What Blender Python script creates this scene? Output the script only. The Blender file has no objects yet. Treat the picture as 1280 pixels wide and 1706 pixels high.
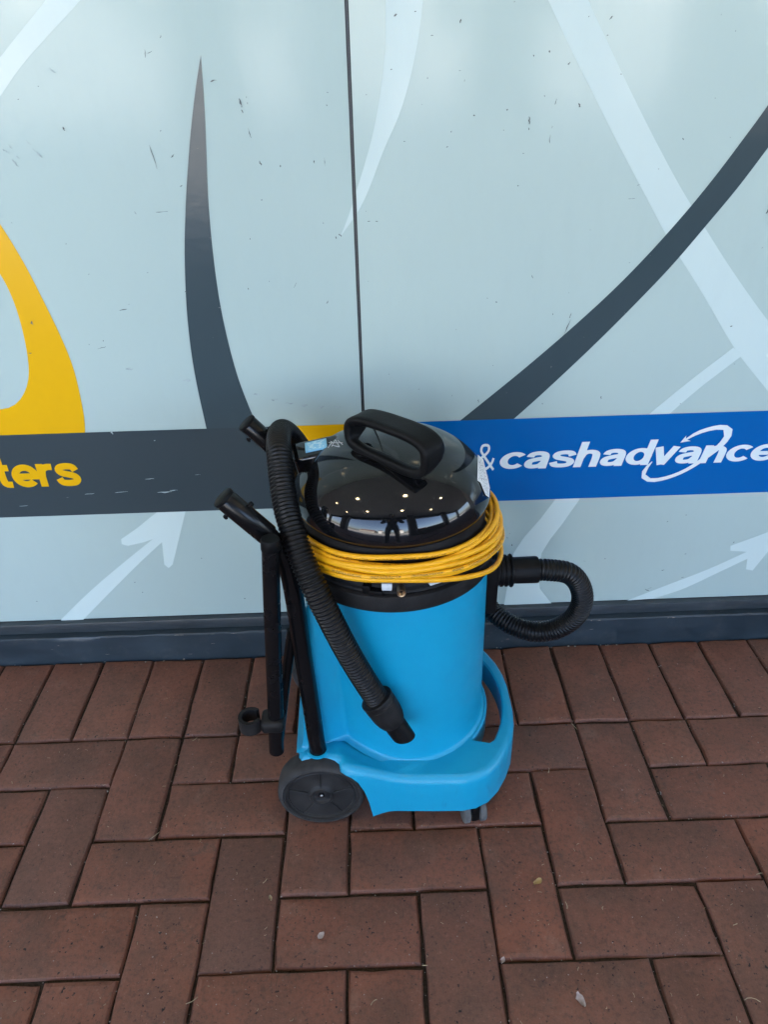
import bpy, bmesh, math, random
from mathutils import Vector, Matrix
R_ = math.radians
random.seed(7)
scene = bpy.context.scene
COL = scene.collection

# ------------------------------------------------------------------ camera
CAM = Vector((0.0650826, -1.259665, 1.1643037))
YAW, PITCH, ROLL, FPX = 0.0134919, 0.5569763, -0.0263117, 1208.68
_f = Vector((math.sin(YAW)*math.cos(PITCH), math.cos(YAW)*math.cos(PITCH), -math.sin(PITCH)))
_r = Vector((math.cos(YAW), -math.sin(YAW), 0.0))
_u = _r.cross(_f)
RIGHT = math.cos(ROLL)*_r + math.sin(ROLL)*_u
UP = -math.sin(ROLL)*_r + math.cos(ROLL)*_u
FWD = _f
cd = bpy.data.cameras.new('camera')
cam = bpy.data.objects.new('camera', cd); COL.objects.link(cam)
cd.sensor_fit = 'HORIZONTAL'; cd.sensor_width = 36.0; cd.lens = 36.0*FPX/1280.0
cd.clip_start = 0.02; cd.clip_end = 600
m = Matrix((RIGHT, UP, -FWD)).transposed().to_4x4(); m.translation = CAM
cam.matrix_world = m
scene.camera = cam

# ------------------------------------------------------------------ sky and sun
SUN_EL, SUN_AZ = R_(44), R_(-35)          # azimuth measured from +y towards +x
w = bpy.data.worlds.new('World'); scene.world = w; w.use_nodes = True
nt = w.node_tree
bg = nt.nodes['Background']
sky = nt.nodes.new('ShaderNodeTexSky'); sky.sky_type = 'NISHITA'; sky.sun_disc = False
sky.sun_elevation = SUN_EL; sky.sun_rotation = SUN_AZ
sky.air_density = .75; sky.dust_density = 2.5; sky.ozone_density = .6
nt.links.new(sky.outputs[0], bg.inputs[0]); bg.inputs[1].default_value = 0.12
sd = bpy.data.lights.new('sun', 'SUN'); sd.energy = 4.2; sd.angle = R_(0.5); sd.color = (1, .955, .89)
so = bpy.data.objects.new('sun', sd); COL.objects.link(so)
sdir = Vector((math.sin(SUN_AZ)*math.cos(SUN_EL), math.cos(SUN_AZ)*math.cos(SUN_EL), math.sin(SUN_EL)))
so.rotation_euler = sdir.to_track_quat('Z', 'Y').to_euler(); so.location = (-8, 12, 20)
vs = scene.view_settings
vs.view_transform = 'Standard'; vs.look = 'None'; vs.gamma = 1; vs.use_curve_mapping = False
vs.exposure = 3.92
scene.cycles.use_denoising = True
scene.cycles.max_bounces = 8; scene.cycles.diffuse_bounces = 5; scene.cycles.glossy_bounces = 5
scene.cycles.sample_clamp_indirect = 8

# ------------------------------------------------------------------ helpers
def ray(px, py):
    return FWD + RIGHT*((px-640)/FPX) - UP*((py-853)/FPX)
def on_y(px, py, y):
    d = ray(px, py); return CAM + d*((y-CAM.y)/d.y)
def on_z(px, py, z):
    d = ray(px, py); return CAM + d*((z-CAM.z)/d.z)

def link(o, parent=None):
    COL.objects.link(o)
    if parent is not None:
        o.parent = parent
        o.location = (-parent.matrix_world.translation) if False else o.location
    return o
ROOTLOC = {}
def empty(name, loc, label=None, cat=None, kind=None, group=None):
    o = bpy.data.objects.new(name, None); o.empty_display_size = .05
    COL.objects.link(o); o.location = loc; ROOTLOC[o] = Vector(loc)
    tag(o, label, cat, kind, group); return o
def tag(o, label=None, cat=None, kind=None, group=None):
    if label: o['label'] = label
    if cat: o['category'] = cat
    if kind: o['kind'] = kind
    if group: o['group'] = group
    return o
def mesh_obj(name, verts, faces, mat, parent=None, smooth=True, uvs=None, sharp=None):
    """world-space verts; children are stored relative to their parent"""
    off = ROOTLOC.get(parent, Vector((0, 0, 0)))
    me = bpy.data.meshes.new(name)
    me.from_pydata([tuple(Vector(v)-off) for v in verts], [], faces)
    if uvs:
        ul = me.uv_layers.new(name='UVMap')
        for li, l in enumerate(me.loops): ul.data[li].uv = uvs[l.vertex_index]
    me.validate()
    if smooth:
        me.polygons.foreach_set('use_smooth', [True]*len(me.polygons))
        if sharp: me.set_sharp_from_angle(angle=R_(sharp))
    me.materials.append(mat)
    o = bpy.data.objects.new(name, me)
    COL.objects.link(o)
    if parent is not None: o.parent = parent
    ROOTLOC[o] = off
    return o
def bm_obj(name, bm, mat, parent=None, smooth=True, sharp=35):
    bmesh.ops.recalc_face_normals(bm, faces=bm.faces)
    bm.verts.index_update()
    vs_ = [v.co.copy() for v in bm.verts]
    fs_ = [[v.index for v in f.verts] for f in bm.faces]
    bm.free()
    return mesh_obj(name, vs_, fs_, mat, parent, smooth, None, sharp)
def box_bm(x0, x1, y0, y1, z0, z1, bev=0.0, seg=2, bm=None, mat4=None):
    b = bmesh.new()
    c = [b.verts.new((x, y, z)) for x in (x0, x1) for y in (y0, y1) for z in (z0, z1)]
    for f in ((0, 1, 3, 2), (4, 6, 7, 5), (0, 4, 5, 1), (2, 3, 7, 6), (0, 2, 6, 4), (1, 5, 7, 3)):
        b.faces.new([c[i] for i in f])
    bmesh.ops.recalc_face_normals(b, faces=b.faces)
    if bev > 0:
        bmesh.ops.bevel(b, geom=list(b.edges), offset=bev, segments=seg, affect='EDGES', profile=.5)
    if mat4 is not None: b.transform(mat4)
    if bm is None: return b
    me = bpy.data.meshes.new('tmp'); b.to_mesh(me); b.free(); bm.from_mesh(me); bpy.data.meshes.remove(me)
    return bm
def catmull(pts, step):
    pts = [Vector(p) for p in pts]
    P = [2*pts[0]-pts[1]] + pts + [2*pts[-1]-pts[-2]]
    out = []
    for i in range(1, len(P)-2):
        a, b, c, d = P[i-1:i+3]
        n = max(2, int((c-b).length/ (step*0.5)))
        for k in range(n):
            t = k/n
            out.append(.5*((2*b)+(c-a)*t+(2*a-5*b+4*c-d)*t*t+(-a+3*b-3*c+d)*t**3))
    out.append(P[-2])
    # resample evenly
    L = [0]
    for i in range(1, len(out)): L.append(L[-1]+(out[i]-out[i-1]).length)
    n = max(2, int(round(L[-1]/step))); res = []; j = 0
    for k in range(n+1):
        s = L[-1]*k/n
        while j < len(L)-2 and L[j+1] < s: j += 1
        t = (s-L[j])/max(1e-9, L[j+1]-L[j])
        res.append(out[j].lerp(out[j+1], min(1, max(0, t))))
    return res
def sweep(path, radius, seg=12, cap=True):
    """radius: number or function(length s, index). returns verts, faces, uvs"""
    n = len(path); V = []; F = []; UV = []
    T = [(path[min(i+1, n-1)]-path[max(i-1, 0)]).normalized() for i in range(n)]
    ref = Vector((0, 0, 1)) if abs(T[0].z) < .9 else Vector((1, 0, 0))
    N = (ref-T[0]*ref.dot(T[0])).normalized(); s = 0
    for i in range(n):
        if i:
            s += (path[i]-path[i-1]).length
            N = (N-T[i]*N.dot(T[i])).normalized()
        B = T[i].cross(N)
        r = radius(s, i) if callable(radius) else radius
        for k in range(seg):
            a = 2*math.pi*k/seg
            V.append(path[i]+(N*math.cos(a)+B*math.sin(a))*r); UV.append((s, k/seg))
    for i in range(n-1):
        for k in range(seg):
            a, b = i*seg+k, i*seg+(k+1) % seg
            F.append((a, b, b+seg, a+seg))
    if cap:
        F.append(tuple(range(seg-1, -1, -1))); F.append(tuple(range((n-1)*seg, n*seg)))
    return V, F, UV
def lathe(prof, center, axis='z', seg=96, close=False):
    """prof list of (r, h); center a Vector or function(h)->(x,y)"""
    V = []; F = []
    for (r, h) in prof:
        for k in range(seg):
            a = 2*math.pi*k/seg
            if axis == 'z':
                cx, cy = center(h) if callable(center) else (center[0], center[1])
                V.append((cx+r*math.cos(a), cy+r*math.sin(a), h))
            elif axis == 'y':
                V.append((center[0]+r*math.cos(a), h, center[2]+r*math.sin(a)))
            else:
                V.append((h, center[1]+r*math.cos(a), center[2]+r*math.sin(a)))
    n = len(prof)
    for i in range(n-1):
        for k in range(seg):
            a, b = i*seg+k, i*seg+(k+1) % seg
            F.append((a, b, b+seg, a+seg))
    if close:
        F.append(tuple(range(seg-1, -1, -1))); F.append(tuple(range((n-1)*seg, n*seg)))
    return V, F
def lathe_obj(name, prof, center, mat, parent, axis='z', seg=96, close=False, sharp=40):
    V, F = lathe(prof, center, axis, seg, close)
    bm = bmesh.new(); vv = [bm.verts.new(v) for v in V]
    for f in F: bm.faces.new([vv[i] for i in f])
    bmesh.ops.remove_doubles(bm, verts=bm.verts, dist=1e-6)
    return bm_obj(name, bm, mat, parent, True, sharp)

# ------------------------------------------------------------------ materials
class NT:
    def __init__(s, name):
        s.m = bpy.data.materials.new(name); s.m.use_nodes = True
        s.t = s.m.node_tree; s.b = s.t.nodes['Principled BSDF']
    def n(s, typ, **kw):
        nd = s.t.nodes.new(typ)
        for k, v in kw.items():
            if hasattr(nd, k): setattr(nd, k, v)
        return nd
    def l(s, a, b): s.t.links.new(a, b)
    def noise(s, vec, scale, detail=3, rough=.5):
        nd = s.n('ShaderNodeTexNoise'); nd.inputs['Scale'].default_value = scale
        nd.inputs['Detail'].default_value = detail; nd.inputs['Roughness'].default_value = rough
        if vec is not None: s.l(vec, nd.inputs['Vector'])
        return nd.outputs['Fac']
    def ramp(s, fac, stops, interp='LINEAR'):
        nd = s.n('ShaderNodeValToRGB'); cr = nd.color_ramp; cr.interpolation = interp
        while len(cr.elements) < len(stops): cr.elements.new(.5)
        for e, (p, c) in zip(cr.elements, stops):
            e.position = p; e.color = (c, c, c, 1) if not hasattr(c, '__len__') else (*c, 1)
        s.l(fac, nd.inputs[0]); return nd.outputs[0]
    def mix(s, fac, a, b, typ='MIX'):
        nd = s.n('ShaderNodeMix', data_type='RGBA', blend_type=typ)
        for sock, v in ((nd.inputs[0], fac), (nd.inputs[6], a), (nd.inputs[7], b)):
            if hasattr(v, 'is_linked'): s.l(v, sock)
            elif hasattr(v, '__len__'): sock.default_value = (*v, 1)
            else: sock.default_value = v
        return nd.outputs[2]
    def math(s, op, a, b=0.0):
        nd = s.n('ShaderNodeMath', operation=op)
        for sock, v in ((nd.inputs[0], a), (nd.inputs[1], b)):
            if hasattr(v, 'is_linked'): s.l(v, sock)
            else: sock.default_value = v
        return nd.outputs[0]
    def pos(s):
        return s.n('ShaderNodeNewGeometry').outputs['Position']
    def obj(s):
        return s.n('ShaderNodeTexCoord').outputs['Object']
    def uv(s):
        return s.n('ShaderNodeTexCoord').outputs['UV']
    def scaled(s, vec, sc):
        nd = s.n('ShaderNodeMapping'); nd.inputs['Scale'].default_value = sc; s.l(vec, nd.inputs['Vector']); return nd.outputs[0]
    def bump(s, h, strength, dist):
        nd = s.n('ShaderNodeBump'); nd.inputs['Strength'].default_value = strength
        nd.inputs['Distance'].default_value = dist; s.l(h, nd.inputs['Height'])
        s.l(nd.outputs[0], s.b.inputs['Normal']); return nd
    def set(s, **kw):
        for k, v in kw.items():
            sock = s.b.inputs[k.replace('_', ' ')]
            if hasattr(v, 'is_linked'): s.l(v, sock)
            elif hasattr(v, '__len__'): sock.default_value = (*v, 1)
            else: sock.default_value = v
        return s

def printed(name, col, rough=.13, dirt=.018):
    """gloss laminate: printed colour under a slightly rippled clear film"""
    s = NT(name); p = s.obj()
    d1 = s.noise(p, 3.0, 5, .6); d2 = s.noise(s.scaled(p, (1, 1, .25)), 40, 4, .65)
    dm = s.math('MULTIPLY', s.ramp(d1, [(.35, 0), (.75, 1)]), s.ramp(d2, [(.45, 0), (.7, 1)]))
    dark = tuple(c*.72 for c in col)
    c = s.mix(s.math('MULTIPLY', dm, dirt*6), col, dark)
    s.set(Base_Color=c)
    r = s.ramp(s.noise(p, 9, 5, .6), [(.3, rough), (.75, rough+.04)])
    s.set(Roughness=r, Specular_IOR_Level=.34)
    h = s.math('ADD', s.noise(p, 55, 2, .5), s.math('MULTIPLY', s.noise(p, 5, 1, .4), 1.6))
    s.bump(h, .055, .004)
    return s.m
M = {}
M['panel'] = printed('pale blue laminate', (.405, .512, .488))
M['light_print'] = printed('ice blue print', (.50, .61, .595))
M['slate_print'] = printed('slate print', (.040, .062, .072))
M['grey_print'] = printed('dark grey print', (.036, .052, .060), .2, .0)
M['yellow_print'] = printed('yellow print', (.66, .37, .004), .2, .02)
M['blue_print'] = printed('blue print', (.000, .098, .335), .2, .0)
M['white_print'] = printed('white print', (.62, .70, .71), .2, .0)

def simple(name, col, rough, spec=.5, nscale=60, var=.15, bumpd=.0, bscale=300, metal=0, rvar=.1):
    s = NT(name); p = s.obj()
    n = s.noise(p, nscale, 4, .6)
    c = s.mix(s.ramp(n, [(.3, 0), (.7, 1)]), tuple(x*(1-var) for x in col), tuple(min(1, x*(1+var)) for x in col))
    s.set(Base_Color=c, Roughness=s.ramp(s.noise(p, nscale*.4, 4, .6), [(.3, rough), (.75, rough+rvar)]), Specular_IOR_Level=spec, Metallic=metal)
    if bumpd: s.bump(s.noise(p, bscale, 2), .3, bumpd)
    return s.m
M['gasket'] = simple('black gasket', (.012, .013, .015), .45)
M['gasket_light'] = simple('grey aluminium edge', (.09, .10, .11), .35)
def plinth_mat(name, col):
    s = NT(name); p = s.pos()
    n = s.noise(s.scaled(p, (1, 1, 3)), 6, 6, .65)
    sc = s.noise(s.scaled(p, (4, 20, 60)), 9, 4, .7)
    c = s.mix(s.ramp(n, [(.35, 0), (.7, 1)]), col, tuple(x*1.5+.006 for x in col))
    c = s.mix(s.ramp(sc, [(.68, 0), (.76, .55)]), c, (.16, .17, .17))
    # dust settles thinly low down in blotches of its own shape
    c = s.mix(s.ramp(s.noise(p, 22, 5, .7), [(.55, 0), (.8, .35)]), c, (.10, .095, .085))
    s.set(Base_Color=c, Roughness=s.ramp(n, [(.3, .3), (.7, .5)]))
    s.bump(s.noise(p, 60, 3), .15, .002)
    return s.m
M['plinth'] = plinth_mat('slate plinth paint', (.013, .024, .033))
M['plinth_top'] = plinth_mat('slate rail paint', (.022, .030, .036))

def brick_mat():
    s = NT('clay paver'); p = s.pos(); oi = s.n('ShaderNodeObjectInfo')
    rnd = oi.outputs['Random']
    base = s.ramp(rnd, [(0, (.172, .063, .037)), (.35, (.196, .067, .037)), (.7, (.154, .060, .038)), (1, (.21, .078, .044))])
    off = s.n('ShaderNodeVectorMath', operation='ADD'); s.l(p, off.inputs[0])
    cmb = s.n('ShaderNodeCombineXYZ'); s.l(s.math('MULTIPLY', rnd, 37.), cmb.inputs[0]); s.l(s.math('MULTIPLY', rnd, 11.), cmb.inputs[2])
    s.l(cmb.outputs[0], off.inputs[1]); q = off.outputs[0]
    big = s.noise(q, 9, 5, .62)
    c = s.mix(s.ramp(big, [(.38, 0), (.68, 1)]), base, (.105, .050, .033))
    grey = s.noise(q, 17, 4, .6)
    c = s.mix(s.ramp(grey, [(.58, 0), (.75, .45)]), c, (.215, .125, .088))
    # some pavers are stained dark all over
    dk = s.ramp(s.math('FRACT', s.math('MULTIPLY', rnd, 7.31)), [(.0, 0), (.80, 0), (.86, .32), (1, .38)])
    c = s.mix(dk, c, (.080, .047, .037))
    fine = s.noise(q, 420, 3, .6)
    c = s.mix(s.ramp(fine, [(.3, .0), (.7, .55)]), c, s.mix(.5, c, (.20, .12, .09)))
    pm = s.math('MULTIPLY', s.ramp(s.noise(q, 170, 3, .55), [(.64, 0), (.68, 1)]), s.ramp(s.noise(q, 26, 3), [(.42, .15), (.60, 1)]))
    mid = s.noise(q, 130, 4, .7)
    c = s.mix(s.ramp(mid, [(.32, .55), (.5, 0)]), c, (.060, .034, .027))
    c = s.mix(s.ramp(mid, [(.60, 0), (.74, .5)]), c, (.27, .145, .100))
    scr = s.ramp(s.noise(s.scaled(q, (260, 26, 20)), 1, 3, .6), [(.66, 0), (.72, .5)])
    c = s.mix(scr, c, (.05, .032, .026))
    blot = s.ramp(s.noise(q, 34, 5, .7), [(.60, 0), (.72, .6)])
    c = s.mix(blot, c, (.055, .036, .030))
    c = s.mix(pm, c, (.012, .009, .008))
    lint = s.n('ShaderNodeTexVoronoi'); lint.inputs['Scale'].default_value = 95; s.l(s.scaled(q, (1, 2.2, 1)), lint.inputs['Vector'])
    lm = s.math('MULTIPLY', s.ramp(lint.outputs['Distance'], [(.05, 1), (.09, 0)]), s.ramp(s.noise(q, 14, 3), [(.53, 0), (.6, 1)]))
    c = s.mix(s.math('MULTIPLY', lm, .85), c, (.36, .29, .25))
    s.set(Base_Color=c, Roughness=s.ramp(big, [(.3, .55), (.7, .75)]), Specular_IOR_Level=.35)
    h = s.math('ADD', s.math('MULTIPLY', fine, .35), s.math('ADD', s.math('MULTIPLY', s.noise(q, 45, 4), .9), s.math('MULTIPLY', pm, -1.2)))
    s.bump(h, .55, .0016)
    return s.m
M['brick'] = brick_mat()
M['sand'] = simple('dark joint sand', (.034, .025, .019), .9, .1, 200, .5, .002, 500)
def paving_mat():
    s = NT('far clay paving'); p = s.pos()
    b = s.n('ShaderNodeTexBrick'); s.l(p, b.inputs['Vector']); b.inputs['Scale'].default_value = 1
    b.inputs['Brick Width'].default_value = .23; b.inputs['Row Height'].default_value = .115; b.inputs['Mortar Size'].default_value = .004
    b.inputs['Color1'].default_value = (.115, .05, .037, 1); b.inputs['Color2'].default_value = (.08, .042, .034, 1); b.inputs['Mortar'].default_value = (.02, .016, .013, 1)
    s.set(Base_Color=b.outputs['Color'], Roughness=.75); return s.m
M['paving'] = paving_mat()
M['street'] = simple('pale street concrete', (.27, .26, .245), .8, .3, 2, .15)
M['ceiling'] = simple('ceiling board', (.72, .72, .71), .55, .4, 3, .06)
M['beam'] = simple('dark fascia', (.03, .032, .035), .5, .4, 4, .1)
M['column'] = simple('painted column', (.10, .10, .105), .6, .4, 6, .1)
M['far_wall'] = simple('render', (.35, .32, .28), .8, .3, 3, .1)
M['white_wall'] = simple('white render', (.80, .79, .76), .8, .3, 3, .06)
M['roof_tile'] = simple('roof tile', (.16, .07, .05), .8, .3, 9, .2)
M['lamp_rim'] = simple('white lamp rim', (.7, .7, .7), .4)
s = NT('lamp glow'); s.set(Base_Color=(.8, .7, .5), Emission_Color=(1, .78, .45), Emission_Strength=7.0); M['glow'] = s.m

def blue_mat():
    s = NT('blue moulded plastic'); p = s.obj()
    n = s.noise(p, 14, 5, .6); col = (.003, .272, .462)
    c = s.mix(s.ramp(n, [(.3, 0), (.75, 1)]), col, (.004, .292, .485))
    scuff = s.math('MULTIPLY', s.ramp(s.noise(s.scaled(p, (3, 3, .6)), 22, 6, .7), [(.60, 0), (.74, 1)]), s.ramp(s.noise(p, 6, 2), [(.48, 0), (.62, 1)]))
    c = s.mix(s.math('MULTIPLY', scuff, .4), c, (.008, .09, .20))
    s.set(Base_Color=c, Roughness=s.ramp(s.noise(p, 30, 5, .6), [(.3, .30), (.75, .46)]), Specular_IOR_Level=.45)
    s.bump(s.noise(p, 420, 2), .12, .0006)
    return s.m
M['blue'] = blue_mat()
def dome_mat():
    s = NT('glossy black hood'); p = s.obj()
    sc = s.noise(s.scaled(p, (1, 1, 1)), 30, 6, .7)
    s.set(Base_Color=(.0045, .005, .006), Roughness=s.ramp(sc, [(.4, .035), (.8, .12)]), Specular_IOR_Level=.55)
    s.bump(s.noise(p, 12, 3), .05, .003)
    return s.m
M['hood'] = dome_mat()
M['black'] = simple('black plastic', (.0045, .0047, .0052), .42, .12, 50, .3, .0006, 350, 0, .15)
M['black_dusty'] = simple('dusty black plastic', (.010, .010, .0105), .5, .22, 30, .6, .0006, 250, 0, .25)
M['hose'] = simple('black corrugated hose', (.004, .0042, .0047), .27, .24, 80, .4, 0, 300, 0, .15)
M['tube'] = simple('satin black tube', (.004, .0043, .005), .20, .26, 40, .2, 0, 300, 0, .12)
M['tyre'] = simple('worn grey black rubber', (.034, .034, .034), .75, .2, 40, .35, .001, 200)
M['hub'] = simple('wheel hub plastic', (.018, .0185, .019), .5, .28, 30, .4, .0005, 200)
M['caster_grey'] = simple('grey caster tread', (.095, .10, .10), .6, .3, 60, .2)
M['metal'] = simple('brass nickel', (.55, .42, .28), .3, .5, 40, .15, 0, 300, 1)
M['steel'] = simple('bright screw', (.6, .6, .6), .3, .5, 40, .15, 0, 300, 1)
M['chrome_edge'] = simple('scratched label white', (.55, .58, .6), .5)
def cable_mat():
    s = NT('yellow cable'); u = s.uv()
    sp = s.n('ShaderNodeSeparateXYZ'); s.l(u, sp.inputs[0])
    L, A = sp.outputs[0], sp.outputs[1]
    # rows of small black print along the jacket
    cm = s.n('ShaderNodeCombineXYZ'); s.l(L, cm.inputs[0]); s.l(s.math('MULTIPLY', A, .05), cm.inputs[1])
    let = s.ramp(s.noise(cm.outputs[0], 620, 1, .4), [(.50, 0), (.53, 1)])
    cm2 = s.n('ShaderNodeCombineXYZ'); s.l(L, cm2.inputs[0])
    word = s.ramp(s.noise(cm2.outputs[0], 34, 2, .5), [(.44, 0), (.46, 1)])
    line = s.ramp(s.math('ABSOLUTE', s.math('SUBTRACT', s.math('FRACT', s.math('ADD', A, s.math('MULTIPLY', L, .35))), .5)), [(.075, 1), (.085, 0)])
    k = s.math('MULTIPLY', s.math('MULTIPLY', let, word), line)
    n = s.noise(s.obj(), 60, 4, .6)
    c = s.mix(s.ramp(n, [(.35, 0), (.75, 1)]), (.82, .405, .006), (.70, .33, .005))
    c = s.mix(s.math('MULTIPLY', k, .95), c, (.02, .015, .008))
    s.set(Base_Color=c, Roughness=.42, Specular_IOR_Level=.4)
    return s.m
M['cable'] = cable_mat()
def sticker_mat(name, paper, ink, sx, sy, thr=.5):
    s = NT(name); u = s.uv()
    n = s.ramp(s.noise(s.scaled(u, (sx, sy, 1)), 1, 2, .6), [(thr, 0), (thr+.04, 1)])
    sp = s.n('ShaderNodeSeparateXYZ'); s.l(u, sp.inputs[0])
    edge = s.math('MULTIPLY', s.ramp(s.math('ABSOLUTE', s.math('SUBTRACT', sp.outputs[0], .5)), [(.38, 1), (.40, 0)]),
                  s.ramp(s.math('ABSOLUTE', s.math('SUBTRACT', sp.outputs[1], .5)), [(.42, 1), (.44, 0)]))
    s.set(Base_Color=s.mix(s.math('MULTIPLY', n, edge), paper, ink), Roughness=.4); return s.m
M['tag'] = sticker_mat('white paper sticker', (.66, .68, .68), (.10, .10, .11), 9, 26, .56)
M['switch_blue'] = sticker_mat('pale blue switch cover', (.20, .48, .68), (.45, .66, .76), 5, 7, .5)
M['leaf_tan'] = simple('dry leaf tan', (.30, .21, .09), .7, .3, 90, .3)
M['leaf_pale'] = simple('dry leaf pale', (.36, .30, .28), .7, .3, 90, .3)
M['straw'] = simple('dry straw', (.33, .27, .17), .7, .3, 90, .3)
M['lint'] = simple('pale crumb', (.26, .23, .20), .8, .3, 90, .3)
M['scuff'] = simple('dark scuff', (.10, .11, .11), .5, .4, 200, .6)
M['scuff_soft'] = simple('soft grey smear', (.34, .42, .42), .4, .4, 150, .25)

# ------------------------------------------------------------------ pavement and bricks
U = 0.115
X0 = -6*U
def brick_mesh(i):
    rr = random.Random(100+i)
    hx, hy, g, ch = U, U/2, .0021, .0044
    hx -= g; hy -= g
    ring = []
    nx, ny = 5, 3
    for k in range(nx): ring.append((-hx+2*hx*k/nx, -hy))
    for k in range(ny): ring.append((hx, -hy+2*hy*k/ny))
    for k in range(nx): ring.append((hx-2*hx*k/nx, hy))
    for k in range(ny): ring.append((-hx, hy-2*hy*k/ny))
    V = []; n = len(ring)
    rough = [(rr.uniform(-.0012, .0012), rr.uniform(-.0012, .0012)) for _ in ring]
    for lvl, (inset, z) in enumerate(((ch+.0045, 0.0), (ch*.62, -.0014), (.0, -.0062), (.0, -.05))):
        for (x, y), (dx, dy) in zip(ring, rough):
            sx = (hx-inset)/hx; sy = (hy-inset)/hy
            j = rr.uniform(-.0006, .0006)
            chip = 0
            V.append((x*sx+dx+j, y*sy+dy+j, z+(rr.uniform(-.0006, .0003) if lvl == 1 else 0)))
    # chip one corner on some variants
    if i % 3 == 0:
        c = rr.choice((0, 5, 8, 13))
        for lvl in (0, 1, 2):
            x, y, z = V[lvl*n+c]; V[lvl*n+c] = (x*(1-.012), y*(1-.024), z-.0015*(lvl < 2))
    F = []
    for l in range(3):
        for k in range(n):
            a, b = l*n+k, l*n+(k+1) % n
            F.append((a, a+n, b+n, b))
    # top split into centre fan with a faint crown
    V.append((rr.uniform(-.02, .02), rr.uniform(-.01, .01), .0007)); ci = len(V)-1
    for k in range(n): F.append((k, (k+1) % n, ci))
    me = bpy.data.meshes.new('brick'); me.from_pydata(V, [], F)
    bm = bmesh.new(); bm.from_mesh(me); bmesh.ops.recalc_face_normals(bm, faces=bm.faces); bm.to_mesh(me); bm.free()
    me.polygons.foreach_set('use_smooth', [True]*len(me.polygons)); me.set_sharp_from_angle(angle=R_(14))
    me.materials.append(M['brick']); return me
def half_mesh(i):
    me = brick_mesh(i).copy()
    for v in me.vertices:
        v.co.x = v.co.x*.5*(1.0) if abs(v.co.x) < U*.9 else math.copysign(abs(v.co.x)-U/2, v.co.x)
    return me
BM_ = [brick_mesh(i) for i in range(9)]
HM_ = [half_mesh(20+i) for i in range(3)]
bed = [(-2.4, -1.75, -.011), (2.4, -1.75, -.011), (2.4, .2, -.011), (-2.4, .2, -.011)]
nb = 24
bv = []; bf = []
for j in range(nb+1):
    for i in range(nb*2+1):
        bv.append((-1.95+3.9*i/(nb*2), -1.5+1.62*j/nb, -.0085+random.uniform(-.002, .002)))
for j in range(nb):
    for i in range(nb*2):
        a = j*(nb*2+1)+i; bf.append((a, a+1, a+nb*2+2, a+nb*2+1))
pavement = mesh_obj('pavement', bv, bf, M['sand'])
tag(pavement, 'brown clay brick paving with dark sand joints', 'pavement', 'structure')
def add_brick(u, v, du, dv):
    """cell origin in brick widths, du x dv cells"""
    half = du == 1 and dv == 1
    me = random.choice(HM_ if half else BM_)
    o = bpy.data.objects.new('brick', me); COL.objects.link(o); o.parent = pavement
    o.location = (X0+(u+du/2)*U+random.uniform(-.0012, .0012), -(v+2+dv/2)*U+random.uniform(-.0012, .0012), random.uniform(-.0016, .0010))
    rz = (math.pi/2 if dv == 2 else 0)+(math.pi if random.random() < .5 else 0)
    o.rotation_euler = (random.uniform(-.006, .006), random.uniform(-.006, .006), rz+random.uniform(-.008, .008))
    return o
UA, UB, VB = -9, 21, 11
for u in range(UA, UB): add_brick(u, -2, 1, 2)                       # soldier course along the wall
for v in range(0, VB):
    for u in range(UA-1, UB+1):
        if (u-(4-v)) % 4 == 0:
            if UA <= u and u+2 <= UB: add_brick(u, v, 2, 1)
        if (v-(2-u)) % 4 == 0 and UA <= u < UB: add_brick(u, v, 1, 2)
for u in range(UA, UB):
    if (2-u) % 4 == 3: add_brick(u, 0, 1, 1)                          # half bricks cut against the soldier course

# far ground around the built bricks
gx0, gx1, gy0, gy1 = X0+UA*U, X0+UB*U, -(VB+2)*U, .12
def quad(name, pts, mat, kind='structure', label=None, cat=None, parent=None):
    o = mesh_obj(name, pts, [(0, 1, 2, 3)], mat, parent, False); tag(o, label, cat, kind); return o
pv = []; pf = []
for (a, b, c, d) in ((-14, gx0-.02, -4.2, .12), (gx1+.02, 14, -4.2, .12), (gx0-.02, gx1+.02, -4.2, gy0-.12)):
    i = len(pv); pv += [(a, c, -.002), (b, c, -.002), (b, d, -.002), (a, d, -.002)]; pf.append((i, i+1, i+2, i+3))
o = mesh_obj('walkway', pv, pf, M['paving'], None, False); tag(o, 'covered brick walkway floor around the vacuum', 'walkway', 'structure')
o = mesh_obj('street', [(-250, -260, -.13), (250, -260, -.13), (250, -4.2, -.13), (-250, -4.2, -.13)], [(0, 1, 2, 3)], M['street'], None, False)
tag(o, 'pale sunlit street beyond the walkway', 'street', 'structure')
o = bm_obj('kerb', box_bm(-14, 14, -4.35, -4.2, -.13, -.001, .01), M['column'], None)
tag(o, 'concrete kerb between walkway and street', 'kerb', 'structure')

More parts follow.
